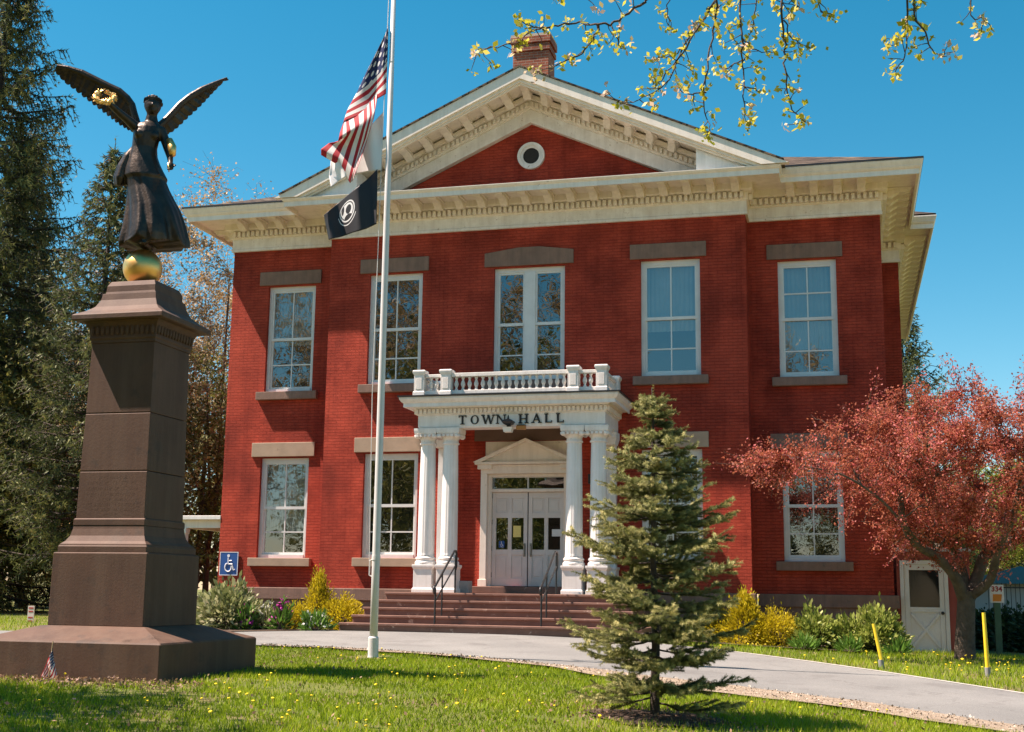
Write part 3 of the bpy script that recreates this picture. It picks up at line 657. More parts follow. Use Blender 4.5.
# things fixed to or standing on the building
tag(MB().box(-.34, -.16, .118, .126, 2.06, 2.32).build('notice', flat('yellow_paper', (.78,.66,.22), .8)), 'yellow paper notice taped inside the glass of the left white door', 'notice')
tag(MB().box(.57, .80, .118, .126, 2.08, 2.24).build('notice', flat('white_paper', (.66,.68,.68), .8)), 'white paper notice taped on the glass of the right white door', 'notice')
def wheelchair(mb, cx, cz_, y, k):           # accessibility symbol, k = height of the figure
    P = lambda a, b: (cx+a*k, y, cz_+b*k)
    t = lambda pts, r: mb.tube([P(*q) for q in pts], r*k, 6)
    mb.xz([(cx+(-.03+.075*math.cos(i*.5236))*k, cz_+(.42+.075*math.sin(i*.5236))*k) for i in range(12)], y-.004, y+.004)
    t([(-.03,.32),(-.02,-.02),(.20,-.02),(.30,-.34),(.38,-.30)], .038); t([(-.02,.16),(.17,.16)], .03)
    t([(.19*math.cos(a)-.02+.0, -.19+.23*math.sin(a)) for a in [2.0+i*.33 for i in range(15)]], .034)
sg = MB(); sg.box(-.245,.245,-.008,.008,-.285,.285); sgo = empty('accessible_sign', (-7.70, .64, 1.42), label='blue and white wheelchair access sign on the brick wall corner', cat='sign')
sg.build('panel', flat('sign_blue', (.012,.085,.30), .4), sgo)
sb = MB()
for q in ((-.245,.245,.27,.285),(-.245,.245,-.285,-.27),(-.245,-.23,-.27,.27),(.23,.245,-.27,.27)): sb.box(q[0],q[1],-.012,-.0085,q[2],q[3])
wheelchair(sb, 0, -.0, -.010, .46); sb.build('symbol', flat('sign_white', (.82,.83,.85), .4), sgo)
ss = empty('door_sticker', (-.62, .148, 1.90), label='small blue wheelchair sticker at the foot of the left door pane', cat='sticker')
MB().box(-.065,.065,-.002,.002,-.075,.075).build('panel', bpy.data.materials['sign_blue'], ss); q = MB(); wheelchair(q, 0, 0, -.005, .12); q.build('symbol', bpy.data.materials['sign_white'], ss)
lm = empty('porch_lamp', (0, -1.74, 4.30), label='black hooded flood lamp with white box under the porch lettering', cat='lamp')
q = MB(); q.sq([(.05,.10),(.09,.12),(.125,.17),(.115,.19),(.07,.215),(.02,.23),(.012,.30),(.004,.32)]); q.box(-.04,.04,.02,.10,.05,.11); q.build('hood', BLACK, lm)
q = MB(); q.sq([(.08,-.06),(.10,.02),(.11,.045)]); q.build('lamp_shade', flat('lamp_white', (.75,.72,.66), .5), lm)
am = empty('amber_lamp', (.27, -1.66, 4.355), label='small amber tube lamp with a black top under the porch beam', cat='lamp')
MB().box(-.10,.10,-.05,.05,-.05,.03).build('lamp_shade', flat('amber', (.42,.17,.04), .4), am); MB().box(-.085,.095,-.055,.055,.031,.055).build('cap', BLACK, am)
q = MB(); q.box(-.11,.11,-.09,.09,-.12,.10); q.tube([(0,.09,0),(0,.2,0)],.03,8)
o = q.build('wall_lamp', BLACK, bevel=.01); o.location = (1.60,-.25,3.35); tag(o, 'small black wall lamp on the brick beside the doorcase', 'wall lamp')
# ---- steps
stp = MB(); zz = [0,.157,.314,.471,.628,.785]; 
for i in range(5):
    hw_ = (3.14, 2.98, 2.86, 2.74, 2.62)[i]; yf = -3.28+i*.33
    yb = yf+.36 if i < 4 else .0
    if i < 4: stp.box(-hw_, hw_, yf, -.04, zz[i]-(.3 if i == 0 else .0)+.001*i, zz[i+1]-.0) if i == 0 else stp.box(-hw_, hw_, yf, -.05, zz[i]+.001, zz[i+1])
    else: stp.box(-hw_, hw_, yf, -.11, zz[i]+.001, zz[i+1])
    stp.box(-hw_-.02, hw_+.02, yf-.03, yf+.1, zz[i+1]-.05, zz[i+1]+.004)
steps = stp.build('stone_steps', STEP, bevel=.012); tag(steps, 'worn reddish stone steps climbing to the white porch', 'steps')
MB().box(-1.35, 1.25, -.75, .05, .787, .94).build('doorstep', STEP, steps, bevel=.012)
MB().box(-1.28,-.98,-1.25,-.95,.789,1.05).build('stone_block', simple('grey_block', (.32,.31,.29),(.4,.38,.36),4,.8), steps, bevel=.01)
def handrail(x, lab):
    r = empty('handrail', (x, -3.2, .15), label=lab, cat='handrail', group='iron handrails on the steps')
    q = MB(); q.tube([(0,0,0),(0,0,.74)], .02, 8); q.build('post', BLACK, r); q = MB(); q.tube([(.0,.95,.3),(.0,.95,1.12)], .02, 8) if False else q.tube([(0,.45,.17),(0,.45,1.06)], .018, 8); q.build('post', BLACK, r)
    q = MB(); q.tube([(0,1.35,.63),(0,1.35,1.44)], .02, 8); q.build('post', BLACK, r)
    q = MB(); q.tube([(0,-.06,.62),(0,-.11,.70),(0,-.08,.76),(0,0,.78),(0,1.25,1.52),(0,1.37,1.53),(0,1.42,1.46),(0,1.42,1.20),(0,1.36,1.13)], .024, 8); q.build('top_rail', BLACK, r, smooth=True)
    q = MB(); q.tube([(0,0,.47),(0,1.35,1.22)], .017, 8); q.build('lower_rail', BLACK, r)
handrail(-1.10, 'black iron handrail on the steps nearer the flagpole'); handrail(1.12, 'black iron handrail on the steps nearer the small spruce')
# ---- red lean-to on the right flank
sh = empty('side_shed', (8.06, .75, 0), label='small red lean-to with a white door against the right brick flank', cat='shed')
q = MB(); q.box(0,.07,0,.1,-.7,1.62); q.box(1.05,1.50,0,.1,-.7,1.62); q.box(0,1.50,0,.1,1.62,1.80); q.box(1.40,1.50,.1,3.6,-.8,1.80); 
for i in range(4): q.box(1.08+i*.105, 1.095+i*.105, -.006, 0, -.7, 1.60)
q.build('wall', SHED, sh)
q = MB(); q.xz([(-.03,1.801),(1.56,1.801),(1.56,1.86),(-.03,1.88)], -.08, 3.7); q.build('roof', flat('grey_metal_roof', (.42,.42,.44), .5), sh)
q = MB(); q.box(.07,.15,-.02,.08,-.55,1.61); q.box(.97,1.05,-.02,.08,-.55,1.61); q.box(.15,.97,-.02,.08,1.53,1.61); q.build('door_frame', DOORP, sh)
q = MB(); a, b = .155, .965; zl, zh = -.40, 1.525
q.box(a,a+.10,.0,.04,zl,zh); q.box(b-.10,b,.0,.04,zl,zh); q.box(a+.1,b-.1,.0,.04,zl,zl+.14); q.box(a+.1,b-.1,.0,.04,zh-.12,zh); q.box(a+.1,b-.1,.0,.04,.52,.62); q.box(a+.1,b-.1,.02,.035,zl+.14,.52)
for s in (0, 1):
    x0_, x1_ = (a+.12, b-.12) if s == 0 else (b-.12, a+.12); z0_, z1_ = zl+.18, .48
    dv = Vector((x1_-x0_, z1_-z0_)); pv = Vector((-dv.y, dv.x)).normalized()*.026
    q.xz([(x0_-pv.x,z0_-pv.y),(x1_-pv.x,z1_-pv.y),(x1_+pv.x,z1_+pv.y),(x0_+pv.x,z0_+pv.y)], -.006-.003*s, .0195)
dr = q.build('door', DOORP, sh, bevel=.003)
MB().box(a+.1,b-.1,.015,.025,.62,zh-.12).build('glass', flat('dark_pane', (.012,.014,.016), .08), dr)
q = MB(); q.lathe([(.02,0),(.035,.02),(.035,.04),(.015,.06)], n=12); k = q.build('knob', BLACK, dr); k.location = (b-.05, -.0, .50); k.rotation_euler = (math.pi/2, 0, 0)
# ---- side porch on the left flank
sp_ = empty('side_porch', (-8.0, .9, 0), label='white side porch roof on a square post at the left flank', cat='porch')
MB().box(-1.55,-.0,-.25,3.6,2.50,2.60).build('roof', WHITE, sp_, bevel=.01); q = MB(); q.box(-1.38,-.0,-.12,.0,2.30,2.498); q.box(-1.14,-1.02,.0,3.4,2.30,2.498); q.build('beam', CREAM, sp_)
for y in (-.06, 3.3):
    MB().sq([(.10,-.2),(.10,0),(.08,.02),(.08,2.15),(.10,2.17),(.11,2.298)], (-1.08, y, 0)).build('post', WHITE, sp_, bevel=.005)
q = MB(); q.box(-1.5, -1.15, .4, 3.0, -.2, .62); q.build('porch_wall', flat('pale_grey_board', (.5,.52,.54), .6), sp_)
def ray_y(u, v, y):
    d = F_ + R_*((u-512)/1273.35) - U_*((v-366)/1273.35); return CAM + d*((y-CAM.y)/d.y)
# ------------------------------------------------------------------ monument
mx_, my_ = -2.1, -13.2
mo = empty('monument_pedestal', (mx_, my_, 0), label='tall brownstone pedestal with carved inscription on a broad sloping base', cat='monument')
q = MB(); q.sq([(1.28,-.75),(1.28,.155),(1.265,.175),(.74,.335),(.70,.34)]); q.build('base', MON, mo, bevel=.015)
q = MB(); q.sq([(.675,.341),(.67,1.245),(.66,1.255)]); q.build('plinth', MON, mo, bevel=.012)
q = MB(); q.sq([(.635,1.256),(.635,1.33),(.625,1.345),(.625,1.36)]); q.sq([(.62,1.361),(.575,1.40),(.535,1.47),(.515,1.56),(.51,1.60)]); q.sq([(.515,1.601),(.515,1.68),(.50,1.695)]); q.build('moulding', MON, mo, bevel=.006)
q = MB(); q.sq([(.493,1.696),(.488,2.29),(.481,2.298)]); q.sq([(.481,2.305),(.486,2.315),(.474,3.05),(.468,3.058)]); q.sq([(.468,3.065),(.472,3.075),(.462,3.95),(.46,4.0)]); sh_ = q.build('shaft', MON, mo, bevel=.004)
q = MB(); q.sq([(.475,4.001),(.475,4.04),(.49,4.06),(.485,4.12),(.50,4.20),(.53,4.26),(.56,4.285)])
for s in range(4):
    for i in range(13):
        a = -.44+i*.0735; d_ = .495
        c = [(a, -d_), (d_, a), (a, d_), (-d_, a)][s]; q.lathe([(.012,4.10),(.026,4.13),(.03,4.18),(.022,4.22)], (c[0], c[1], 0), 8)
q.sq([(.655,4.286),(.665,4.30),(.665,4.355),(.645,4.375)]); q.sq([(.64,4.376),(.54,4.43),(.46,4.50),(.41,4.60),(.395,4.69)]); q.sq([(.375,4.691),(.365,4.72),(.36,4.80),(.33,4.86),(.32,4.87)]); q.build('capital', MON, mo, bevel=.006)
# worn inscription: rows of small raised strokes
q = MB(); r_ = random.Random(3)
for row, (z, half) in enumerate([(2.20,.20),(2.13,.36),(2.055,.38),(1.98,.36),(1.915,.22),(1.85,.36),(1.785,.28),(1.73,.10)]):
    x = -half
    while x < half:
        w_ = r_.choice((.018,.024,.03)); k = r_.random(); yy = -.4905+(z-1.7)*.0085
        if k < .85:
            q.box(x, x+.006, yy-.0028, yy+.01, z, z+.038)
            if k < .6: q.box(x+.006, x+w_, yy-.0028, yy+.01, z+.032*(r_.random() < .5), z+.006+.032*(r_.random() < .5)+.001)
            if k < .4: q.box(x+w_, x+w_+.006, yy-.0028, yy+.01, z, z+.038)
        x += w_+.016
q.build('inscription', MON, mo)
# ------------------------------------------------------------------ winged statue on a gilded ball
st = empty('winged_statue', (-2.165, -13.2, 5.386), math.radians(31), label='dark bronze winged woman standing on a gold ball, gold wreath in her raised hand', cat='statue')
q = MB(); n = 40; q.lathe([(.262*math.sin(math.pi*(i+.5)/24), -.262*math.cos(math.pi*(i+.5)/24)) for i in range(24)], (0,0,-.262), n); q.build('ball', GOLD, st, smooth=True)
lx = lambda u, v: (u-146-.05*(250-v))*.0139
lz = lambda v: (250-v)*.0145
body = MB(); n = 72
prof = [(248,122,160,.20),(244,122,189,.30),(238,123.5,188.5,.31),(230,125.5,186.5,.31),(220,127,184,.29),(210,128.5,180.5,.27),(200,129,175,.24),(190,129,170,.21),(182,128,167,.20),(179,126,168,.22),(172,127,164,.20),(165,129,160.5,.18),(158,131,158,.155),(150,133,157.5,.14),(143,133.5,159,.155),(136,134,161,.165),(130,135,162.5,.145),(126,138,161,.11),(123,145,158.5,.07),(118,148.3,157.2,.055),(113,149,157,.055)]
vs = []; fs = []
for j, (v, l, r, dp) in enumerate(prof):
    cx = (lx(l,v)+lx(r,v))/2; hw_ = (lx(r,v)-lx(l,v))/2; t = max(0, min(1, (v-178)/60)); tt = .012 if v > 126 else 0
    for k in range(n):
        a = 2*math.pi*k/n; fold = t*(.10*math.sin(a*9+v*.03)+.055*math.sin(a*16+1+v*.05)) + tt*math.sin(a*13+v*.12)*1.3
        m_ = 1+fold; xx = cx+hw_*math.cos(a)*(1+fold*.4); yy = -dp*math.sin(a)*m_
        if t > 0: yy -= .10*t*max(0, math.cos(a-1.9))**6                      # leg pressing forward through the skirt
        vs.append((xx, yy, lz(v)-(.03*t*math.sin(a*5) if j < 2 else 0)))
for j in range(len(prof)-1):
    for k in range(n): fs.append((j*n+k, (j+1)*n+k, (j+1)*n+(k+1)%n, j*n+(k+1)%n))
fs += [tuple(range(n)), tuple((len(prof)-1)*n+k for k in range(n-1,-1,-1))]
body.add(vs, fs)
def el(mb, c, r, n1=20, n2=12):
    vs = []; fs = []
    for i in range(n2+1):
        ph = math.pi*i/n2
        for k in range(n1): a = 2*math.pi*k/n1; vs.append((c[0]+r[0]*math.sin(ph)*math.cos(a), c[1]+r[1]*math.sin(ph)*math.sin(a), c[2]-r[2]*math.cos(ph)))
    for i in range(n2):
        for k in range(n1): fs.append((i*n1+k, i*n1+(k+1)%n1, (i+1)*n1+(k+1)%n1, (i+1)*n1+k))
    mb.add(vs, fs)
hxv, hzv = lx(152.5,107), lz(107.5)
el(body, (hxv, -.02, hzv), (.10,.12,.15)); el(body, (hxv+.005,-.085,hzv-.075), (.045,.05,.05)); el(body, (hxv,-.13,hzv-.012), (.016,.028,.036)); el(body, (hxv,-.115,hzv-.055), (.028,.018,.012))
for s in (-1, 1): el(body, (hxv+s*.036,-.108,hzv+.018), (.024,.016,.012)); el(body, (hxv+s*.092,-.01,hzv-.005), (.014,.03,.035)); el(body, (lx(147+s*7,138),-.115,lz(138.5)), (.07,.05,.065))
body.tube([(lx(150,124),.0,lz(124)),(lx(152,113),-.01,lz(113))], [.075,.06], 16)
def P(u, v, y, a_=math.radians(31), o_=Vector((-2.165,-13.2,5.386))):     # the pixel's ray meets the statue's own plane at depth y
    d = F_ + R_*((u-512)/1273.35) - U_*((v-366)/1273.35); nx_ = Vector((-math.sin(a_), math.cos(a_), 0)); t = (y - (CAM-o_).dot(nx_))/d.dot(nx_); q_ = CAM + d*t - o_
    return (q_.dot(Vector((math.cos(a_), math.sin(a_), 0))), y, q_.z)
body.tube([P(141,129,.0),P(136,127.5,-.01),P(128,120,-.07),P(119,112.5,-.14),P(112,106,-.22),P(107.5,101,-.27)], [.075,.078,.062,.052,.044,.034], 14)
body.tube([P(156,129,.0),P(161,131,-.01),P(165,140,-.02),P(167.5,149,-.06),P(170,157,-.16),P(170.5,163,-.22)], [.07,.075,.064,.055,.046,.034], 14)
def hand(base, d, up, k=1.0):
    base = Vector(base); d = Vector(d).normalized(); up = Vector(up); up = (up - d*up.dot(d)).normalized(); s_ = d.cross(up)
    body.tube([base, base+d*.05*k, base+d*.10*k], [.034*k,.046*k,.042*k], 12)
    for i, (o_, ln) in enumerate(((-.033,.072),(-.011,.085),(.011,.08),(.033,.06))):
        p0 = base+d*.09*k+s_*o_*k; p1 = p0+d*ln*.5*k; p2 = p1+(d*.6+up*.8)*ln*.4*k; p3 = p2+(up*.9-d*.3)*ln*.3*k
        body.tube([p0,p1,p2,p3], [.0135*k,.0125*k,.0115*k,.009*k], 8)
    t0 = base+d*.03*k-s_*.035*k; body.tube([t0, t0+(d*.5-s_*.7)*.05*k, t0+(d*.9-s_*.4+up*.5)*.085*k], [.016*k,.014*k,.010*k], 8)
hand(P(107.5,101,-.27), (-.45,-.35,.75), (.3,-.6,.2)); hand(P(170.5,163,-.22), (0,-.45,-.85), (-.2,-.7,.3))
# bare foot at the hem and toes on the ball
body.tube([(lx(146,238),-.20,lz(236)),(lx(146,246),-.22,lz(245)),(lx(145,249),-.25,.035),(lx(144,250),-.34,.02)], [.05,.04,.042,.03], 12)
for i in range(5): body.tube([(-.035+i*.017,-.34,.02),(-.038+i*.018,-.375+.006*i,.012)], [.012,.009], 6)
body.tube([(.07,.02,-.02),(.08,.02,.18)], [.05,.05], 12)
# cloak knot at the hip and the over-tunic edge
for dx_, dy_ in ((0,0),(4,.05),(8,.02),(-2,.06)): body.tube([P(133,148,.0+dy_),P(128+dx_*.4,156,.0+dy_),P(124+dx_,166,.02+dy_),P(120.5+dx_,178,.04+dy_),P(119+dx_,186,.05+dy_)], [.03,.05,.062,.075,.04], 12)
bo_ = body.build('body', BRONZE, st, smooth=True)
md = bo_.modifiers.new('remesh', 'REMESH'); md.mode = 'VOXEL'; md.voxel_size = .011; md.use_smooth_shade = True
sm = bo_.modifiers.new('smooth', 'SMOOTH'); sm.factor = .5; sm.iterations = 5
# hair with a laurel band
hb = MB(); el(hb, (hxv, .02, hzv+.035), (.118,.125,.135)); r_ = random.Random(5)
for i in range(90):
    a = r_.random()*2*math.pi; ph = r_.random()*1.5; x = math.cos(a)*math.sin(ph); y = math.sin(a)*math.sin(ph); z = math.cos(ph)
    if y < -.5 and z < .45: continue
    el(hb, (hxv+x*.118, .02+y*.125, hzv+.035+z*.132), (.024,.024,.02), 7, 5)
el(hb, (hxv, .13, hzv+.0), (.055,.06,.055)); hb.build('hair', BRONZE, st, smooth=True)
lf = MB()
for i in range(26):
    a = math.pi*(1.02+i/25*.96); x, y = math.cos(a)*.112, math.sin(a)*.122+.0
    lf.add([(hxv+x*1.05, y, hzv+.05), (hxv+x*1.1+.02*math.sin(a), y*1.08, hzv+.08), (hxv+x*1.12, y*1.08, hzv+.115), (hxv+x*1.1-.02*math.sin(a), y*1.08, hzv+.075)], [(0,1,2,3)])
lf.build('laurel_band', BRONZE, st)
# wreath
wr = MB(); wc = Vector(P(104.5,97,-.37)); r_ = random.Random(8)
for i in range(150):
    a = r_.random()*2*math.pi; rr = .118+.03*r_.uniform(-1,1); c = wc + Vector((math.cos(a)*rr, r_.uniform(-.02,.02)+math.sin(a)*.06, math.sin(a)*rr*.78)); b = a+r_.uniform(.2,1.2)
    d1 = Vector((-math.sin(b), r_.uniform(-.5,.5), math.cos(b)*.8)).normalized()*.042; d2 = Vector((math.cos(b), r_.uniform(-.6,.2), math.sin(b))).normalized()*.013
    wr.add([c-d1, c+d2, c+d1, c-d2, c+Vector((0,-.008,0))], [(0,1,4),(1,2,4),(2,3,4),(3,0,4),(0,3,2,1)])
wr.tube([wc+Vector((math.cos(a_)*.118, math.sin(a_)*.06, math.sin(a_)*.092)) for a_ in [k*math.pi/12 for k in range(25)]], .022, 8, cap=False)
wr.build('wreath', GOLD, st)
gp = MB(); gp.tube([P(169.5,140,-.10),P(172,147,-.16),P(172.5,155,-.22)], [.045,.06,.045], 12); gp.tube([P(168.5,163,-.30),P(169,172,-.30)], [.015,.008], 8); gp.build('gilded_scroll', GOLD, st, smooth=True)
def wing(lead, trail, ysl, nf=20, name='wing'):
    W_ = MB(); L0 = np.array(lead, float); T0 = np.array(trail, float)
    il = np.linspace(0, len(L0)-1, nf); a = np.stack([np.interp(il, np.arange(len(L0)), L0[:,c]) for c in (0,1)], 1); it = np.linspace(0, len(T0)-1, nf); b = np.stack([np.interp(it, np.arange(len(T0)), T0[:,c]) for c in (0,1)], 1)
    def pt(u, v, dy): return Vector(P(u, v, .13+abs(lx(u,v))*ysl+dy))
    for layer, (f0, f1, dy, wd) in enumerate(((0.0,1.0,.0,1.0),(0,.74,-.018,1.0),(0,.50,-.032,1.0),(0,.28,-.044,1.0))):
        for i in range(nf-1):
            A0 = a[i]; A1 = a[i+1]; E = (b[i]+b[i+1])/2; w0 = (A1-A0)*.62*wd; M = (A0+A1)/2
            E = M+(E-M)*f1; d = E-M; ln = math.hypot(*d)+1e-6; pn = np.array([-d[1], d[0]])/ln*max(2.6, min(math.hypot(*(b[i+1]-b[i])), 6.0)*.80)
            pass
            st_ = []; ks = [0,.25,.5,.75,.92,1.0]; ws = [1,1,1,.92,.62,.15]
            for k, w_ in zip(ks, ws):
                c = M+d*k; off = dy+.012*(i % 2)+.05*k*k
                st_.append((pt(*(c-pn*w_), off+.004), pt(*c, off-.012), pt(*(c+pn*w_), off+.004), pt(*c, off+.014)))
            vs = [p for r in st_ for p in r]; fs = []
            for r in range(len(ks)-1):
                for k in range(4): fs.append((r*4+k, r*4+(k+1)%4, (r+1)*4+(k+1)%4, (r+1)*4+k))
            W_.add(vs, fs)
    W_.tube([pt(*p, -.02) for p in L0], [.055]+[.05]*(len(L0)-3)+[.035,.015], 10)
    return W_.build(name, BRONZE, st)
wing([(137,124),(134,113),(132,105),(127,98),(119,91),(108,86),(96,80),(82,73),(68,68),(57,65.5)], [(139,134),(131,132),(124,128),(116,123),(109,117),(101,111),(92,104),(83,97),(73,89),(64,82),(59,73)], .18, 19)
wing([(157,128),(164,122),(171,115),(180,105),(190,97),(202,90),(214,84),(227,78)], [(161,137),(170,134),(179,127),(188,118),(197,110),(205,102),(212,94),(219,87),(226,79)], .22, 16)
# ------------------------------------------------------------------ flagpole with its flags
fpx, fpy, fpz = .036, -9.676, g(.036,-9.676)
fp = empty('flagpole', (fpx, fpy, fpz), label='tall pale grey flagpole standing in the lawn before the steps', cat='flagpole')
q = MB(); q.tube([(0,0,-.3),(0,0,1.45),(0,0,7),(0,0,13)], [.062,.060,.050,.032], 24); q.build('pole', ALU, fp, smooth=True)
q = MB(); q.tube([(0,0,-.05),(0,0,.0),(0,0,.26),(0,0,.28)], [.085,.08,.08,.066], 24); q.build('base_collar', ALU, fp)
q = MB(); q.tube([(0,0,1.43),(0,0,1.50)], [.067,.067], 24); q.tube([(-.06,0,1.18),(-.10,0,1.2),(-.10,0,1.42),(-.06,0,1.44)], .012, 8); q.build('cleat', ALU, fp)
for z in (4.55, 7.05, 9.5): MB().lathe([(.059-.0018*z,z),(.060-.0018*z,z+.05)], n=24).build('joint_band', ALU, fp)
q = MB(); q.tube([(-.11,0,1.42),(-.15,0,4),(-.12,0,8),(-.06,0,12.9)], .006, 6); q.build('halyard', flat('rope_white', (.6,.6,.58), .8), fp)
def cloth(name, grid, mtl, parent, nu, nv, fold, y0):
    """grid: rows of pixel curves (u across, v along) refined bilinearly"""
    G = np.array(grid, float); a, b, _ = G.shape
    ti = np.linspace(0, a-1, nu); tj = np.linspace(0, b-1, nv); vs = []; uv = []
    def sample(t1, t2):
        i = min(int(t1), a-2); j = min(int(t2), b-2); f, h = t1-i, t2-j
        f2, h2 = f, h
        return (G[i,j]*(1-f2)*(1-h2)+G[i+1,j]*f2*(1-h2)+G[i,j+1]*(1-f2)*h2+G[i+1,j+1]*f2*h2)
    for t1 in ti:
        for t2 in tj:
            u, v, = sample(t1, t2); U0 = t1/(a-1); V0 = t2/(b-1); vs.append(ray_y(u, v, y0+fold(U0, V0))); uv.append((U0, V0))
    fs = [(i*nv+j, i*nv+j+1, (i+1)*nv+j+1, (i+1)*nv+j) for i in range(nu-1) for j in range(nv-1)]
    me = bpy.data.meshes.new(name); me.from_pydata([tuple(p) for p in vs], [], fs); me.materials.append(mtl)
    ul = me.uv_layers.new(name='UVMap'); li = np.zeros(len(me.loops), np.int32); me.loops.foreach_get('vertex_index', li); ul.data.foreach_set('uv', np.array(uv, np.float32)[li].ravel())
    me.polygons.foreach_set('use_smooth', [True]*len(fs)); o = link(bpy.data.objects.new(name, me), parent)
    if parent is not None: o.matrix_parent_inverse = parent.matrix_world.inverted()
    so_ = o.modifiers.new('thick', 'SOLIDIFY'); so_.thickness = .004; return o
def mth(N, L, op, a, b=None, c=None):
    x = N.new('ShaderNodeMath'); x.operation = op
    for i, q_ in enumerate((a, b, c)):
        if q_ is None: continue
        if isinstance(q_, (int, float)): x.inputs[i].default_value = q_
        else: L.new(q_, x.inputs[i])
    return x.outputs[0]
def flag_mat():
    M, N, L, B = mat('stars_and_stripes'); uv = N.new('ShaderNodeUVMap'); sp = N.new('ShaderNodeSeparateXYZ'); L.new(uv.outputs[0], sp.inputs[0]); u, v = sp.outputs[0], sp.outputs[1]
    st_ = mth(N, L, 'MODULO', mth(N, L, 'MULTIPLY', v, 13), 2); white = mth(N, L, 'GREATER_THAN', st_, 1.0)
    c1 = mix(N, L, white, (.50,.018,.03), (.80,.79,.77))
    can = mth(N, L, 'MULTIPLY', mth(N, L, 'LESS_THAN', u, .42), mth(N, L, 'LESS_THAN', v, 7/13))
    fu = mth(N, L, 'SUBTRACT', mth(N, L, 'FRACT', mth(N, L, 'MULTIPLY', u, 6/.42)), .5)
    vv = mth(N, L, 'ADD', mth(N, L, 'MULTIPLY', v, 5*13/7), mth(N, L, 'MULTIPLY', mth(N, L, 'MODULO', mth(N, L, 'FLOOR', mth(N, L, 'MULTIPLY', u, 6/.42)), 2), .5)); fv = mth(N, L, 'SUBTRACT', mth(N, L, 'FRACT', vv), .5)
    d = mth(N, L, 'SQRT', mth(N, L, 'ADD', mth(N, L, 'POWER', mth(N, L, 'ABSOLUTE', fu), 2), mth(N, L, 'POWER', mth(N, L, 'ABSOLUTE', fv), 2))); star = mth(N, L, 'LESS_THAN', d, .27)
    c2 = mix(N, L, star, (.015,.03,.12), (.8,.8,.8)); L.new(mix(N, L, can, c1, c2), B.inputs['Base Color']); B.inputs['Roughness'].default_value = .75
    t = N.new('ShaderNodeBsdfTranslucent'); L.new(mix(N, L, can, c1, c2), t.inputs[0]); mx = N.new('ShaderNodeMixShader'); mx.inputs[0].default_value = .3; L.new(B.outputs[0], mx.inputs[1]); L.new(t.outputs[0], mx.inputs[2]); L.new(mx.outputs[0], N['Material Output'].inputs[0])
    return M
FM = flag_mat(); fl_y = fpy-.02
bpy.context.view_layer.update()
uf = empty('national_flag', (fpx-.1, fpy, 9.0), label='red, white and blue striped flag hanging limp high on the flagpole', cat='flag')
bpy.context.view_layer.update()
fold1 = lambda U, V: -.10*math.sin(U*9+V*3)*min(1, U*4)-.05*math.sin(U*21+V*2)*min(1, U*4)
grid = [[(388.3,25),(388,42),(387.5,58),(386.8,75),(386,94)], [(387.6,28),(384,50),(381,70),(380,84),(377,99)], [(386.5,31),(376,58),(371,80),(368,98),(368,112)], [(385,35),(366,73),(357,92),(347,110),(344,121)],
        [(382,62),(372,92),(366,106),(350,122),(340,132)], [(377,98),(374,112),(366,120),(352,131),(338,142)], [(374,118),(368,136),(359,146),(344,147),(329,143)], [(364,150),(358,160),(353,170),(340,158),(321,149)], [(354,176),(353,180),(350,183),(338,165),(321,155)]]
me_o = cloth('cloth', [[q for q in r] for r in grid], FM, uf, 90, 60, fold1, fl_y)
bpy.context.view_layer.update(); 
wf = empty('white_flag', (fpx-.15, fpy+.05, 7.2), label='plain white flag hanging behind the striped flag', cat='flag'); bpy.context.view_layer.update()
cloth('cloth', [[(383.5,112),(382.5,140),(381,170)], [(372,124),(370,150),(368,172)], [(356,140),(350,160),(347,176)], [(340,152),(338,166),(340,180)], [(331,160),(329,176),(331,187)]], flat('white_cloth', (.78,.78,.77), .8), wf, 40, 30, lambda U, V: .12+.05*math.sin(U*14+V*3), fl_y)
def pow_mat():
    M, N, L, B = mat('black_flag_cloth'); uv = N.new('ShaderNodeUVMap'); sp = N.new('ShaderNodeSeparateXYZ'); L.new(uv.outputs[0], sp.inputs[0]); u, v = sp.outputs[0], sp.outputs[1]
    def ell(cu, cv, ru, rv): return mth(N, L, 'ADD', mth(N, L, 'POWER', mth(N, L, 'ABSOLUTE', mth(N, L, 'DIVIDE', mth(N, L, 'SUBTRACT', u, cu), ru)), 2), mth(N, L, 'POWER', mth(N, L, 'ABSOLUTE', mth(N, L, 'DIVIDE', mth(N, L, 'SUBTRACT', v, cv), rv)), 2))
    e1 = ell(.50,.44,.11,.27); ringm = mth(N, L, 'MULTIPLY', mth(N, L, 'LESS_THAN', e1, 1.0), mth(N, L, 'GREATER_THAN', e1, .76)); ins = mth(N, L, 'LESS_THAN', e1, .60)
    head = mth(N, L, 'LESS_THAN', ell(.48,.41,.04,.12), 1); bust = mth(N, L, 'LESS_THAN', ell(.47,.68,.07,.15), 1); tower = mth(N, L, 'MULTIPLY', mth(N, L, 'LESS_THAN', ell(.56,.40,.018,.13), 1), 1.0)
    dark = mth(N, L, 'MAXIMUM', mth(N, L, 'MAXIMUM', head, bust), tower); w_ = mth(N, L, 'MAXIMUM', ringm, mth(N, L, 'MULTIPLY', ins, mth(N, L, 'SUBTRACT', 1, dark)))
    e2 = ell(.50,.44,.14,.35); dash = mth(N, L, 'MULTIPLY', mth(N, L, 'MULTIPLY', mth(N, L, 'LESS_THAN', e2, 1.0), mth(N, L, 'GREATER_THAN', e2, .88)), mth(N, L, 'GREATER_THAN', v, .55)); w_ = mth(N, L, 'MAXIMUM', w_, dash)
    L.new(mix(N, L, w_, (.012,.012,.016), (.75,.75,.75)), B.inputs['Base Color']); B.inputs['Roughness'].default_value = .6; return M
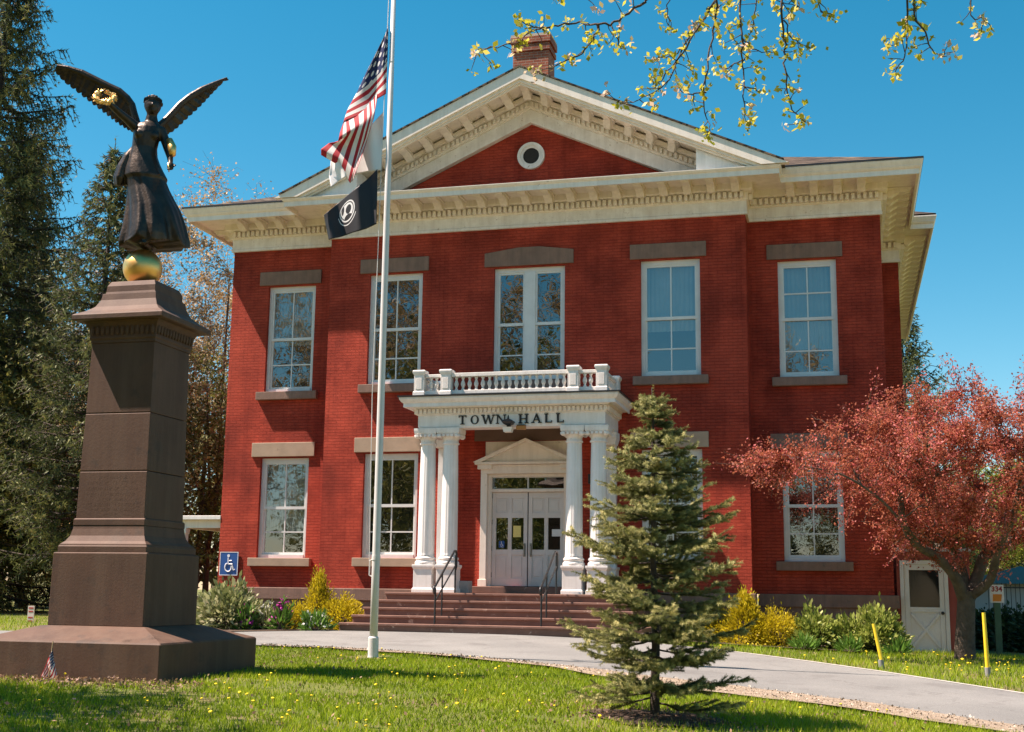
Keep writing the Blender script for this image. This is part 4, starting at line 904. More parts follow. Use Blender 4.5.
bf = empty('black_flag', (fpx-.15, fpy, 6.2), label='black flag with a white round emblem below the striped flag', cat='flag'); bpy.context.view_layer.update()
cloth('cloth', [[(377.5,169),(377.3,195),(376.5,224)], [(369,178),(368,203),(366,229)], [(355,189),(354,210),(352,233)], [(342,200),(340,216),(341,237)], [(331,209),(329,221),(331,239)], [(324,215),(326,226),(329,240)]], pow_mat(), bf, 60, 36, lambda U, V: .07*math.sin(U*12+V*1.5)*min(1, U*3), fl_y)
# grave marker flag
gx, gy = -2.55, -14.62
gf = empty('marker_flag', (gx, gy, g(gx, gy)), label='tiny striped flag on a stick at the foot of the monument', cat='flag')
def flag_at(u_, v_, y_): return ray_y(u_, v_, y_)
gp0 = ray_y(47, 688, -14.62); gp1 = ray_y(53, 641, -14.62)
q = MB(); q.tube([gp0-Vector((0,0,.1)), gp1], .006, 6); o = q.build('stick', flat('stick_wood', (.45,.33,.18), .7), gf); bpy.context.view_layer.update(); o.matrix_parent_inverse = gf.matrix_world.inverted()
cloth('cloth', [[(52.5,646),(53.5,655),(54,663)], [(52,650),(54,662),(57,675)], [(50,656),(51,670),(57,683)], [(47,662),(48,676),(52,685)], [(43,672),(44,680),(46,685)], [(40.5,679),(41,682.5),(42,685)]], FM, gf, 30, 26, lambda U, V: .02*math.sin(U*14), -14.62)
# ------------------------------------------------------------------ poles and signs by the road
def marker(x, y, tx, ty, h, lab):
    r = empty('marker_post', (x, y, g(x, y)), label=lab, cat='marker post')
    dx, dy = tx, ty
    q = MB(); q.tube([(0,0,-.1),(dx*.1,dy*.1,.12)], .045, 12); q.build('base', flat('grey_socket', (.25,.25,.24), .8), r) if 'socket' not in bpy.data.materials else None
    q = MB(); n = 8; pts = [(dx*t*h, dy*t*h, .10+t*(h-.10)) for t in [i/n for i in range(n+1)]]; q.tube(pts, [.036-.008*i/n for i in range(n+1)], 14); q.build('pole', YEL, r, smooth=False)
marker(7.545, -5.93, -.16, .02, .70, 'leaning yellow marker post on the grass between bushes and road'); marker(9.167, -6.13, -.02, 0, .98, 'upright yellow marker post on the grass before the pink crabapple')
def pix_at(u, v, d): return at(u, v, d)
sx_, sy_ = 10.12, 1.2
gs = empty('green_sign_post', (sx_, sy_, g(sx_, sy_)-.1), label='small white and orange number sign on a green wooden post behind the crabapple', cat='sign')
base = Vector((sx_, sy_, g(sx_, sy_)-.1))
MB().box(-.065,.065,-.05,.05,-.2,1.33).build('post', GREEN, gs)
pz = 1.40; MB().box(-.14,.14,-.075,-.055,pz-.20,pz+.18).build('panel', flat('sign_face_white', (.75,.72,.70), .5), gs)
MB().xz([(-.09,pz-.17),(.08,pz-.17),(.10,pz-.02),(-.08,pz-.02)], -.082, -.0765).build('emblem', flat('sign_orange', (.72,.22,.02), .5), gs)
def text(s, size, loc, mtl, parent, name='number', ext=.003):
    cu = bpy.data.curves.new(name, 'FONT'); cu.body = s; cu.size = size; cu.extrude = ext; cu.align_x = 'CENTER'; cu.offset = .004
    o = bpy.data.objects.new(name, cu); C.objects.link(o); bpy.context.view_layer.update(); me = bpy.data.meshes.new_from_object(o.evaluated_get(bpy.context.evaluated_depsgraph_get())); bpy.data.objects.remove(o)
    me.materials.clear(); me.materials.append(mtl); m_ = bpy.data.objects.new(name, me); link(m_, parent); m_.location = loc; m_.rotation_euler = (math.pi/2, 0, 0); return m_
text('334', .15, (0,-.08,pz+.04), flat('sign_red', (.35,.015,.015), .5), gs)
# small red and white sign and a leaning post far left, behind the monument
p = at(31, 625, 30); bx, by = p.x, p.y
ls = empty('warning_sign', (bx, by, g(bx, by)), label='narrow red and white sign on a low post left of the monument', cat='sign')
h0 = at(31, 626, 30).z-g(bx, by)
MB().box(-.03,.03,-.02,.02,-.2,h0+.35).build('post', flat('grey_stake', (.3,.29,.27), .7), ls)
MB().box(-.085,.085,-.045,-.025,h0+.05,h0+.47).build('panel', flat('pinkish_white', (.62,.52,.48), .6), ls)
q = MB(); 
for z in (.10,.18,.32,.40): q.box(-.06,.06,-.049,-.046,h0+z,h0+z+.035)
q.build('lettering', flat('faded_red', (.40,.05,.04), .6), ls)
# ------------------------------------------------------------------ vegetation helpers
def curve3(p0, p1, bow, n=6, wob=.0):
    p0 = np.array(p0, float); p1 = np.array(p1, float); t = np.linspace(0, 1, n)[:,None]; L_ = np.linalg.norm(p1-p0)
    P = p0*(1-t)+p1*t; P = P + np.array([0,0,1.])*(bow*L_*4*t*(1-t))
    if wob: P[1:-1] += rng.normal(size=(n-2,3))*wob*L_
    return P
def tubes_np(paths, radii, n):             # fast tubes: lists of (k,3) paths, (k,) radii
    V = []; Fc = []; off = 0
    ang_ = 2*np.pi*np.arange(n)/n; ca, sa = np.cos(ang_), np.sin(ang_)
    for P, r in zip(paths, radii):
        k = len(P); T = np.gradient(P, axis=0); T /= np.linalg.norm(T, axis=1)[:,None]+1e-9
        ref = np.array([.31,.55,.78]) if abs(T[0]@np.array([.31,.55,.78])) < .9 else np.array([1.,0,0])
        A = np.cross(T, ref); A /= np.linalg.norm(A, axis=1)[:,None]+1e-9; B_ = np.cross(T, A)
        R_k = P[:,None]+(A[:,None]*ca[None,:,None]+B_[:,None]*sa[None,:,None])*np.asarray(r)[:,None,None]
        V.append(R_k.reshape(-1,3)); i = np.arange(k-1)[:,None]*n; j = np.arange(n)[None]; j2 = (j+1) % n
        Fc.append(np.stack([i+j, i+j2, i+n+j2, i+n+j], -1).reshape(-1,4)+off); off += k*n
    return np.concatenate(V), np.concatenate(Fc)
def mesh_np(name, V, Fc, mtl, parent=None, smooth=True):
    me = bpy.data.meshes.new(name); me.vertices.add(len(V)); me.vertices.foreach_set('co', V.astype(np.float32).ravel())
    me.loops.add(len(Fc)*4); me.loops.foreach_set('vertex_index', Fc.astype(np.int32).ravel()); me.polygons.add(len(Fc)); me.polygons.foreach_set('loop_start', np.arange(0, len(Fc)*4, 4, dtype=np.int32))
    me.update(calc_edges=True); me.materials.append(mtl)
    if smooth: me.polygons.foreach_set('use_smooth', [True]*len(Fc))
    return link(bpy.data.objects.new(name, me), parent)
def broadleaf(name, base, limbs, targets, fine, leafn, lsize, lmat, bark, twig=.35, keep=None, tr=.02, up=.0, lab=None, cat='tree', group=None, aspect=1.7, wobble=.06, spread=.10, crown_name='crown'):
    """limbs [(path, r0, r1)], targets level-1 ends, fine level-2 ends; all relative to base"""
    root = empty(name, base, label=lab, cat=cat, group=group)
    paths, rads = [], []; nodes = []; nr = []
    for P, r0, r1 in limbs:
        P = np.array(P, float); k = len(P); t = np.linspace(0, k-1, (k-1)*5+1); i = np.minimum(t.astype(int), k-2); f = (t-i)[:,None]
        Pm = np.vstack([2*P[:1]-P[1:2], P, 2*P[-1:]-P[-2:-1]]); a, b, c, d = Pm[i], Pm[i+1], Pm[i+2], Pm[i+3]
        Q = .5*((2*b)+(-a+c)*f+(2*a-5*b+4*c-d)*f**2+(-a+3*b-3*c+d)*f**3); r = np.linspace(r0, r1, len(Q)); paths.append(Q); rads.append(r)
        s_ = 3 if len(paths) > 1 else len(Q)//2; nodes.append(Q[s_:]); nr.append(r[s_:])
    big = len(paths)
    N1 = np.concatenate(nodes); r1_ = np.concatenate(nr); n2, r2 = [N1], [r1_]
    o = np.array(targets, float); o = o[np.argsort(np.linalg.norm(o-N1.mean(0), axis=1))]
    for T in o:
        A = np.concatenate(n2); ra = np.concatenate(r2); d = np.linalg.norm(A-T, axis=1)*(1+.5*(A[:,2] > T[2]-.05)) + .6*(ra < .012); k = int(np.argmin(d)); P = curve3(A[k], T, rng.uniform(-.02,.12), 8, wobble*.4); r = np.linspace(min(ra[k]*.7, tr*2.2), .008, 8); paths.append(P); rads.append(r); n2.append(P[2:]); r2.append(r[2:])
    A = np.concatenate(n2); ra = np.concatenate(r2); f3 = []
    for T in np.array(fine, float):
        d = np.linalg.norm(A-T, axis=1); k = int(np.argmin(d)); 
        if d[k] > 2.5*twig*3: continue
        P = curve3(A[k], T, rng.uniform(-.05,.15), 5, wobble*.6); r = np.linspace(min(ra[k]*.7, .012), .004, 5); paths.append(P); rads.append(r); f3.append(P)
    V, Fc = tubes_np(paths[:big], rads[:big], 12); mesh_np('trunk', V, Fc, bark, root)
    V, Fc = tubes_np(paths[big:], rads[big:], 4); mesh_np('branches', V, Fc, bark, root)
    F3 = np.stack(f3); m_ = len(F3); per = max(1, leafn//m_); idx = rng.integers(0, m_, leafn); t = rng.uniform(.15, 4, leafn); i = np.minimum(t.astype(int), 3); f = (t-i)[:,None]
    L0 = F3[idx, i]*(1-f)+F3[idx, i+1]*f + rng.normal(size=(leafn,3))*spread
    if keep is not None: L0 = L0[keep(L0+np.array(base))]
    Q = leaf_cards(L0, lsize, aspect, up); clump = rng.random(m_)
    rn = np.clip(.55*clump[idx[:len(L0)]]+.45*rng.random(len(L0)), 0, 1)
    quads(crown_name, Q, lmat, root, rn); return root
def ellip(n, c, r, shell=.5):
    d = rng.normal(size=(n,3)); d /= np.linalg.norm(d,axis=1)[:,None]; k = rng.uniform(shell, 1, (n,1))**.6; return np.array(c)+d*k*np.array(r)
# ---- crabapple
CRAB = leaf_mat('crabapple_leaves', [(0,(.14,.030,.020)),(.3,(.32,.075,.042)),(.55,(.48,.16,.08)),(.75,(.51,.105,.105)),(.92,(.66,.22,.20)),(1,(.74,.46,.20))], .40)
tb = np.array([9.21,-1.38,g(9.21,-1.38)-.05])
T3 = lambda u, v, dy=0: np.array(at(u, v, 24.9+dy))-tb
limbs = [([T3(965,661), T3(965,640), T3(966,612), T3(966,590)], .21, .16),
 ([T3(964,600), T3(955,577,-.2), T3(938,558,-.3), T3(915,543,-.5), T3(903,520,-.7), T3(900,490,-.8)], .12, .05),
 ([T3(966,600), T3(962,570,.3), T3(948,540,.5), T3(930,515,.6), T3(915,480,.9)], .11, .05),
 ([T3(968,600), T3(978,575,.2), T3(985,555,.3), T3(1003,545,.4), T3(1030,528,.4), T3(1060,510,.3), T3(1095,480,.3)], .13, .05),
 ([T3(968,598), T3(990,580,-.3), T3(998,550,-.6), T3(1012,520,-1.0), T3(1020,480,-1.4)], .10, .04),
 ([T3(925,550,-.3), T3(900,520,-1), T3(875,495,-1.3), T3(840,474,-1.6), T3(800,466,-1.6)], .035, .012),
 ([T3(948,540,.5), T3(960,500,1), T3(975,460,1.3), T3(985,425,1.4)], .07, .03)]
c0_ = T3(975,458)
tg1 = np.concatenate([ellip(66, c0_, (2.6,2.2,1.8), .5), ellip(22, T3(900,455,-.8), (1.8,1.1,.85), .4), ellip(10, T3(800,462,-1.3), (.75,.6,.28), .2), ellip(26, T3(1050,430), (1.6,1.8,1.3), .4), ellip(26, T3(950,520,.4), (1.3,1.5,.6), .2), ellip(10, T3(1030,520,.4), (.9,1.2,.5), .2)])
tg1 = tg1[tg1[:,2] > 1.75]
f1 = (tg1[rng.integers(0, len(tg1), 950)]+rng.normal(size=(950,3))*np.array([.38,.38,.30]))
f2 = ellip(480, c0_, (2.7,2.3,1.85), .3); f3_ = np.array(T3(760,467,-1.3))+rng.normal(size=(40,3))*np.array([.28,.25,.09])
ft = np.concatenate([f1, f2, f3_]); ft = ft[ft[:,2] > 1.6]
kp = lambda W_: ~((W_[:,0] < 9.0) & (W_[:,1] > .30)) & ~((W_[:,0] < 9.8) & (W_[:,1] > .3) & (W_[:,2] < 2.0))
ft = ft[kp(ft+tb)]; tg1 = tg1[kp(tg1+tb)]
broadleaf('crabapple_tree', tuple(tb), limbs, tg1, ft, 120000, .047, CRAB, BARK, lab='spreading crabapple tree with pink and rust young leaves beside the side shed', spread=.07, keep=kp)
# ---- small spruce on the lawn
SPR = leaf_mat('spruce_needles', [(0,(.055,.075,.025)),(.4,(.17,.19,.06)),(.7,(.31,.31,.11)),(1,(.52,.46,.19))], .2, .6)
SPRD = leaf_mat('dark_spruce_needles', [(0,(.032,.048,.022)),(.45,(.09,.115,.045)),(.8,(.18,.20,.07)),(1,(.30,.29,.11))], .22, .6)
def needles(P, D, ln, wd, per):            # P,D twig samples: per needles around each
    n = len(P)*per; p = np.repeat(P, per, 0)+rng.normal(size=(n,3))*.004; d = np.repeat(D, per, 0); s = rng.normal(size=(n,3)); s -= (s*d).sum(1)[:,None]*d; s /= np.linalg.norm(s,axis=1)[:,None]
    a = d*rng.uniform(.3,.9,(n,1))+s; a /= np.linalg.norm(a,axis=1)[:,None]; w_ = np.cross(a, s+d*.3); w_ /= np.linalg.norm(w_,axis=1)[:,None]+1e-9; l_ = ln*rng.uniform(.7,1.2,(n,1))
    return np.stack([p-w_*wd/2, p+w_*wd/2, p+a*l_], 1)
def conifer(name, base, H, prof, nb, lab, mtl, bark, whorl=0.0, vary=(.78,1.12), droop=0.0, upturn=.15, twn=14, per=5, ln=.035, wd=.006, step=.02, twl=.28, hang=0.0, z0=.12, tr=.055, cat='tree', group=None, seed=0, tipbias=.5, dense=1.0, cone=True):
    global rng; sav = rng; rng = np.random.default_rng(seed)
    root = empty(name, base, label=lab, cat=cat, group=group); zs, rs = zip(*prof)
    paths = [np.stack([rng.normal(size=9)*.006*H/3, rng.normal(size=9)*.006*H/3, np.linspace(-.2, H*1.03, 9)], 1)]; paths[0][0,:2] = 0; rads = [np.linspace(tr, .008, 9)]
    SP, SD, SR = [], [], []
    for b in range(nb):
        t = z0/H + (1-z0/H)*(b+rng.random()*.6)/nb; t = t**.92; z = t*H; a = b*2.39996+rng.normal()*.3
        if whorl: z = (np.floor(z/whorl)+.5)*whorl+rng.normal()*.30*whorl; z = min(max(z, z0), H*.985)
        Rm = np.interp(z, zs, rs)*rng.uniform(*vary)
        if Rm < .05: continue
        dr = np.array([math.cos(a), math.sin(a), 0]); n = 8; s = np.linspace(0, 1, n)[:,None]; dz = droop*Rm*(s-.1*s**2)*(1-t*.6) ; zz = -dz + upturn*Rm*s**2.2 + (.10+.35*t)*Rm*s*.6*(1 if droop < .3 else .3)
        P = np.array([0,0,z])+dr*Rm*s; P[:,2:] += zz; P[1:] += rng.normal(size=(n-1,3))*.012*Rm; paths.append(P); rads.append(np.linspace(max(.006, tr*.30*(Rm/max(rs))), .003, n))
        side_ = np.array([-dr[1], dr[0], 0]); k = max(3, int(twn*dense*(.4+.6*Rm/max(rs))))
        for q in range(k):
            f = .18+.82*(q+rng.random())/k; f = min(f, .995); i = min(int(f*(n-1)), n-2); p0 = P[i]*(1-(f*(n-1)-i))+P[i+1]*(f*(n-1)-i); sg_ = 1 if q % 2 else -1
            L_ = twl*(1.15-f*.75)*rng.uniform(.6,1.2)*(.5+.5*Rm/max(rs)); d = dr*rng.uniform(.5,.9)+side_*sg_*rng.uniform(.5,1.0)+np.array([0,0,rng.normal()*.18+.12-hang*rng.uniform(.6,2.2)]); d /= np.linalg.norm(d)
            m_ = max(2, int(L_/step)); tt = np.linspace(0, 1, m_)[:,None]; Q = p0+d*L_*tt; Q[:,2:] -= hang*L_*.4*tt**2
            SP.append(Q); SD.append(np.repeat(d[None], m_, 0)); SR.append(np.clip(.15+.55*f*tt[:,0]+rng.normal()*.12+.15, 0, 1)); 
            if L_ > .1: paths.append(Q[[0,m_//2,-1]] if m_ > 2 else Q); rads.append(np.array([.004,.003,.002])[:len(paths[-1])]*(1 if H < 6 else 4))
            for q2 in range(2 if L_ > twl*.45 else 0):
                f2_ = rng.uniform(.25,.8); p1 = p0+d*L_*f2_; d2 = d+side_*rng.normal()*.7+dr*.3+np.array([0,0,rng.normal()*.25-hang*.5]); d2 /= np.linalg.norm(d2); L2 = L_*.45; m2 = max(2, int(L2/step)); t2 = np.linspace(0,1,m2)[:,None]; SP.append(p1+d2*L2*t2); SD.append(np.repeat(d2[None], m2, 0)); SR.append(np.clip(.25+.5*f+.2*t2[:,0]+rng.normal()*.1, 0, 1))
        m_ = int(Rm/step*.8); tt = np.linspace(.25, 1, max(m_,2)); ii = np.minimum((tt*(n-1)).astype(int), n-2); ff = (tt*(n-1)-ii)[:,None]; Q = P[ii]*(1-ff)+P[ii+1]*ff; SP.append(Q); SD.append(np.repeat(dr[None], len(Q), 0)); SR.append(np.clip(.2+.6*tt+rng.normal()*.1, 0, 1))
    # leader
    Q = np.stack([np.zeros(12), np.zeros(12), np.linspace(H*.93, H+.035*H, 12)], 1); SP.append(Q); SD.append(np.repeat(np.array([[0,0,1.]]), 12, 0)); SR.append(np.full(12,.8))
    V, Fc = tubes_np(paths[:1], rads[:1], 10); mesh_np('trunk', V, Fc, bark, root); V, Fc = tubes_np(paths[1:], rads[1:], 3); mesh_np('branches', V, Fc, bark, root)
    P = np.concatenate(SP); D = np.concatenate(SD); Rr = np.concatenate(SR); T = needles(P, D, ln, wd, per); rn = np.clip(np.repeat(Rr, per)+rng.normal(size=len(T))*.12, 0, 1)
    quads('crown', T, mtl, root, rn, corners=3); rng = sav; print(name, len(T)); return root
sb_ = at(655, 716, 13.32); 
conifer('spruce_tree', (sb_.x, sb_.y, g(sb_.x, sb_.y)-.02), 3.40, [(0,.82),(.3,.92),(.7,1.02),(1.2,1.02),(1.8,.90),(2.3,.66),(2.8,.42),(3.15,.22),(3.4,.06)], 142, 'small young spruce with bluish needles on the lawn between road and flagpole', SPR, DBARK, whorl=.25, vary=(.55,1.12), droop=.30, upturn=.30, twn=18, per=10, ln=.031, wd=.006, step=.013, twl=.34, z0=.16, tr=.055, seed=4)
q = empty('mulch_ring', (sb_.x, sb_.y, 0), label='bare brown mulch under the small spruce', cat='mulch', )
MM = MB(); nn_ = 40
for rr in (0,): 
    ringp = [(.0,.0)]; vs = [(0,0,g(sb_.x,sb_.y)+.03)]
    for k in range(nn_): a = 2*math.pi*k/nn_; r_k = .62+.07*math.sin(a*3)+.05*math.sin(a*7+1)+.03*math.sin(a*13); x, y = r_k*math.cos(a)*1.15, r_k*math.sin(a); vs.append((x, y, g(sb_.x+x, sb_.y+y)-.015))
    MM.add(vs, [(0, 1+k, 1+(k+1)%nn_) for k in range(nn_)])
bpy.data.objects.remove(q); mo_ = MM.build('mulch_ring', MULCH); mo_.location = (sb_.x, sb_.y, 0); tag(mo_, kind='stuff', label='bare brown mulch under the small spruce', cat='mulch')
# ---- large spruces
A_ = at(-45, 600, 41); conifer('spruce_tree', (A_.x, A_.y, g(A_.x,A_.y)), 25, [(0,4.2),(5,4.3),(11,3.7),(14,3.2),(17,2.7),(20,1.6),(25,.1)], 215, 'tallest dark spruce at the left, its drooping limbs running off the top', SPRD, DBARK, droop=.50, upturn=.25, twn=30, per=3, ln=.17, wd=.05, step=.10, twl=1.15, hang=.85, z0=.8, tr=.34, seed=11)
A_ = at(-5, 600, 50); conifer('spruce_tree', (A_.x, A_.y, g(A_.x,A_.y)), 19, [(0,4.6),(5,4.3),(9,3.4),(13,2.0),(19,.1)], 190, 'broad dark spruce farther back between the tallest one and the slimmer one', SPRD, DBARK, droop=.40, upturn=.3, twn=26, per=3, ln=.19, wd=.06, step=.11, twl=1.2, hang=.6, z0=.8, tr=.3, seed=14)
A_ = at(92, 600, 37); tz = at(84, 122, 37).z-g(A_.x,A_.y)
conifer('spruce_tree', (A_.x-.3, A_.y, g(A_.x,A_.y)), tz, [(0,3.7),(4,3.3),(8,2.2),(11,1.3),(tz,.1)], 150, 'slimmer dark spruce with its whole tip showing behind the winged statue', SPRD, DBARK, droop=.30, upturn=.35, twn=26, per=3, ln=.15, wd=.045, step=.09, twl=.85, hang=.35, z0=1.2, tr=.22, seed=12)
A_ = at(912, 600, 50); tz = at(912, 285, 50).z
conifer('spruce_tree', (A_.x, A_.y, -.9), tz+.9, [(0,4.2),(4,3.9),(8,2.8),(10.5,1.3),(tz+.9,.1)], 120, 'dark spruce rising behind the roof corner above the crabapple', SPRD, DBARK, droop=.25, upturn=.35, twn=20, per=3, ln=.17, wd=.05, step=.11, twl=.95, hang=.3, z0=2, tr=.22, seed=13)
# ---- budding and leafing trees behind
BUD = leaf_mat('rust_buds', [(0,(.36,.21,.10)),(.5,(.54,.36,.17)),(1,(.68,.52,.28))], .3)
YG = leaf_mat('young_leaves', [(0,(.10,.12,.02)),(.5,(.22,.25,.04)),(.85,(.38,.38,.06)),(1,(.48,.44,.09))], .45)
OLV = leaf_mat('olive_leaves', [(0,(.07,.075,.02)),(.5,(.17,.165,.04)),(1,(.34,.29,.09))], .4)
def gen_tree(name, base, H, R, mtl, leafn, lsize, lab, seed, group=None, crown_lo=.3, nt_=60, nf_=700, spread=.14, bark=BARK, tr=.2):
    global rng; sav = rng; rng = np.random.default_rng(seed); z1 = H*crown_lo
    L_ = [([(0,0,-.2),(0,0,z1*.6),(.05*R,0,z1*1.1),(.1*R,-.05*R,H*.72)], tr, tr*.3)]
    for k in range(6):
        a = k*1.1+rng.random(); zz = z1*(.7+.25*k/3); L_.append(([(0,0,zz),(R*.25*math.cos(a),R*.25*math.sin(a),zz+H*.12),(R*.55*math.cos(a),R*.55*math.sin(a),zz+H*.27)], tr*.5, tr*.15))
    cc = (0,0,(z1+H)/2); rr = (R,R,(H-z1)/2); t1 = ellip(nt_, cc, rr, .4); f = np.concatenate([ellip(nf_, cc, rr, .35), t1[rng.integers(0,nt_,nf_//2)]+rng.normal(size=(nf_//2,3))*R*.12])
    o = broadleaf(name, base, L_, t1, f, leafn, lsize, mtl, bark, twig=1.0, lab=lab, group=group, spread=spread, tr=tr*.25); rng = sav; return o
def dup_tree(o, loc, rz, sc, label, group):
    c = copy_tree(o); c.location = loc; c.rotation_euler = (0,0,rz); c.scale = (sc, sc, sc); c['label'] = label
    if group: c['group'] = group
    return c
def place(u, d): q_ = at(u, 600, d); return (q_.x, q_.y, g(q_.x, q_.y))
GB = 'trees behind the town hall'
bud1 = gen_tree('budding_tree', place(205, 44), 16.0, 3.7, BUD, 24000, .10, 'bare tree with rust buds just left of the hall, between statue and cornice', 21, GB, .22, 110, 1500, .14, tr=.12)
dup_tree(bud1, place(128, 46), 2.2, .85, 'bare tree with rust buds behind the stone monument shaft', GB); dup_tree(bud1, place(238, 54), 4.2, .98, 'bare tree with rust buds half hidden by the left brick corner of the hall', GB); dup_tree(bud1, place(60, 44), 5.2, .62, 'low bare tree with rust buds between the left spruces', GB)
olv = gen_tree('leafing_tree', place(190, 45), 9.5, 4.0, OLV, 26000, .13, 'olive green leafing tree behind the monument and side porch', 23, GB, .12, 60, 700, .3)
dup_tree(olv, place(20, 49), 1.3, 1.05, 'olive green leafing tree behind the tallest spruce trunk', GB); dup_tree(olv, place(215, 60), 2.6, 1.1, 'olive green leafing tree far back beside the brick wall', GB); dup_tree(olv, place(-60, 40), 4.0, 1.0, 'olive green leafing tree at the far left edge', GB)
yg = gen_tree('leafing_tree', place(1008, 84), 7.5, 4.0, YG, 26000, .12, 'yellow green leafing tree behind the crabapple trunk', 24, GB, .10, 60, 700, .25)
dup_tree(yg, place(1075, 78), 1.9, 1.3, 'yellow green leafing tree beyond the right edge of the lawn', GB); dup_tree(yg, place(968, 96), 3.3, 1.6, 'yellow green leafing tree far behind the side shed', GB); dup_tree(yg, place(1046, 100), .6, 1.8, 'tallest yellow green tree in the far right distance', GB); dup_tree(yg, place(60, 62), .6, 1.2, 'yellow green tree far behind the spruces at the left', GB)
for i, (x, y, s_) in enumerate([(-40,34,1.5),(-26,52,1.6),(-10,60,1.7),(8,62,1.7),(24,56,1.4),(38,36,1.2),(46,14,1.2),(-48,6,1.4)]):
    dup_tree(olv if i % 2 else yg, (x, y, g(x,y)), i*1.1, s_, 'distant leafing tree in the belt of woods beyond the hall', 'distant belt of trees')
# trees behind and beside the photographer: they shade the lawn and show in the panes
b2 = dup_tree(olv, (-7.6,-21.2,g(-7.6,-21.2)), .7, 1.36, 'leafing tree at the left of the photographer, shading the near lawn', None)
for i, (x, y, s_) in enumerate([(-28,-41,1.5),(-24,-52,1.6),(-19,-40,1.5),(-13,-53,1.7),(-10,-43,1.4),(-3,-50,1.3),(3,-44,1.1),(8,-48,.9),(12,-45,1.0),(20,-46,1.2),(-15,-38,1.35)]):
    dup_tree((bud1, olv)[i % 2], (x, y, g(x,y)), i*1.7, s_, 'tree across the green mirrored in the hall windows', 'trees across the green')
# ---- shrubs
def shrub(name, c, R, H, mtl, n, size, lab, seed, aspect=2.2, stems=26, shape='ball', flowers=None, up=.2):
    global rng; sav = rng; rng = np.random.default_rng(seed); root = empty(name, c, label=lab, cat='shrub' if 'flower' not in name else 'flowers')
    m_ = stems*6; d = rng.normal(size=(m_,3)); d /= np.linalg.norm(d,axis=1)[:,None]; d[:,2] = np.abs(d[:,2]); rr = rng.uniform(.55,1.05,(m_,1))
    if shape == 'cone': z = rng.random(m_)**1.2; a = rng.random(m_)*6.283; r_ = (1-z)**.7*rng.uniform(.5,1.05,m_); tips = np.stack([r_*np.cos(a)*R, r_*np.sin(a)*R, z*H], 1)
    else: tips = d*rr*np.array([R,R,H]); tips[:,2] = tips[:,2]*.92+.06*H
    ps = []; rs_ = []
    for T in tips[:stems*3]: P = curve3((T[0]*.12, T[1]*.12, 0), T, .06, 6, .04); ps.append(P); rs_.append(np.linspace(.012,.003,6))
    V, Fc = tubes_np(ps, rs_, 4); mesh_np('stems', V, Fc, BARK, root)
    k = rng.integers(0, m_, n); P = tips[k]+rng.normal(size=(n,3))*np.array([R,R,H])*.11; P[:,2] = np.maximum(P[:,2], .03); D = P-np.array([0,0,H*.2]); D /= np.linalg.norm(D,axis=1)[:,None]
    quads('foliage', leaf_cards(P, size, aspect, up, D=D), mtl, root, np.clip(.6*rng.random(m_)[k]+.4*rng.random(n),0,1))
    if flowers:
        fm, fn, fs_ = flowers; k = rng.integers(0, m_, fn); P = np.repeat(tips[k]*np.array([1.1,1.1,1.0])+np.array([0,0,H*.35]), 7, 0)+rng.normal(size=(fn*7,3))*fs_*.5; P[:,2] = np.maximum(P[:,2], .08); quads('blossoms', leaf_cards(P, fs_, 1.2), fm, root, rng.random(fn*7))
    rng = sav; return root
RH = leaf_mat('rhododendron_leaves', [(0,(.07,.09,.03)),(.4,(.22,.25,.09)),(.75,(.48,.48,.26)),(1,(.62,.56,.40))], .3, .4)
GY = leaf_mat('golden_foliage', [(0,(.24,.19,.012)),(.5,(.50,.40,.015)),(1,(.70,.56,.04))], .4)
GR = leaf_mat('pale_green_leaves', [(0,(.07,.11,.022)),(.4,(.20,.26,.05)),(.75,(.42,.46,.11)),(1,(.55,.55,.25))], .35, .45)
BLD = leaf_mat('blade_leaves', [(0,(.05,.12,.02)),(1,(.16,.32,.05))], .35, .45)
DKG = leaf_mat('hedge_leaves', [(0,(.012,.025,.010)),(.6,(.03,.06,.018)),(1,(.08,.12,.03))], .2, .5)
WHF = leaf_mat('white_petals', [(0,(.7,.7,.66)),(1,(.85,.85,.82))], .3); PUF = leaf_mat('magenta_petals', [(0,(.40,.02,.22)),(1,(.62,.06,.42))], .3)
def gp_(u, v, off=0):                         # where the ground is seen at that place
    d = 20.
    for _ in range(40):
        P = at(u, v, d); dz = P.z-g(P.x, P.y); d += dz/max(.02, -(F_-U_*((v-366)/1273.35)).z)*.9
    return (P.x, P.y, g(P.x, P.y))
def sp(u, d): 
    q_ = at(u, 600, d); return (q_.x, q_.y, g(q_.x, q_.y)-.02)
shrub('rhododendron', sp(229,26.6), .62, .84, RH, 3800, .12, 'tall pale leaved rhododendron under the blue access sign', 31)
shrub('azalea', sp(206,27.2), .42, .62, RH, 1300, .11, 'low pale leaved rhododendron by the side porch post', 32)
shrub('golden_shrub', sp(297,27.0), .36, .52, GY, 3800, .055, 'low round golden shrub between pink and white flowers', 33, aspect=3)
shrub('golden_cypress', sp(319,27.6), .42, 1.08, GY, 6500, .06, 'pointed golden cypress, tallest of the yellow plants left of the steps', 34, aspect=3.2, shape='cone')
shrub('golden_shrub', sp(343,27.3), .50, .66, GY, 5200, .06, 'wide golden shrub close to the left end of the steps', 35, aspect=3)
shrub('flower_clump', sp(247,26.2), .16, .40, BLD, 260, .20, 'magenta tulips beside the tall rhododendron', 36, 5, 8, flowers=(PUF, 14, .06), up=.8)
shrub('flower_clump', sp(283,26.3), .15, .46, BLD, 240, .20, 'magenta tulips standing behind the low golden shrub', 37, 5, 8, flowers=(PUF, 14, .06), up=.8)
shrub('flower_clump', sp(266,26.5), .26, .44, RH, 420, .14, 'white flowering clump between the two magenta ones', 38, 4, 10, flowers=(WHF, 22, .06), up=.6)
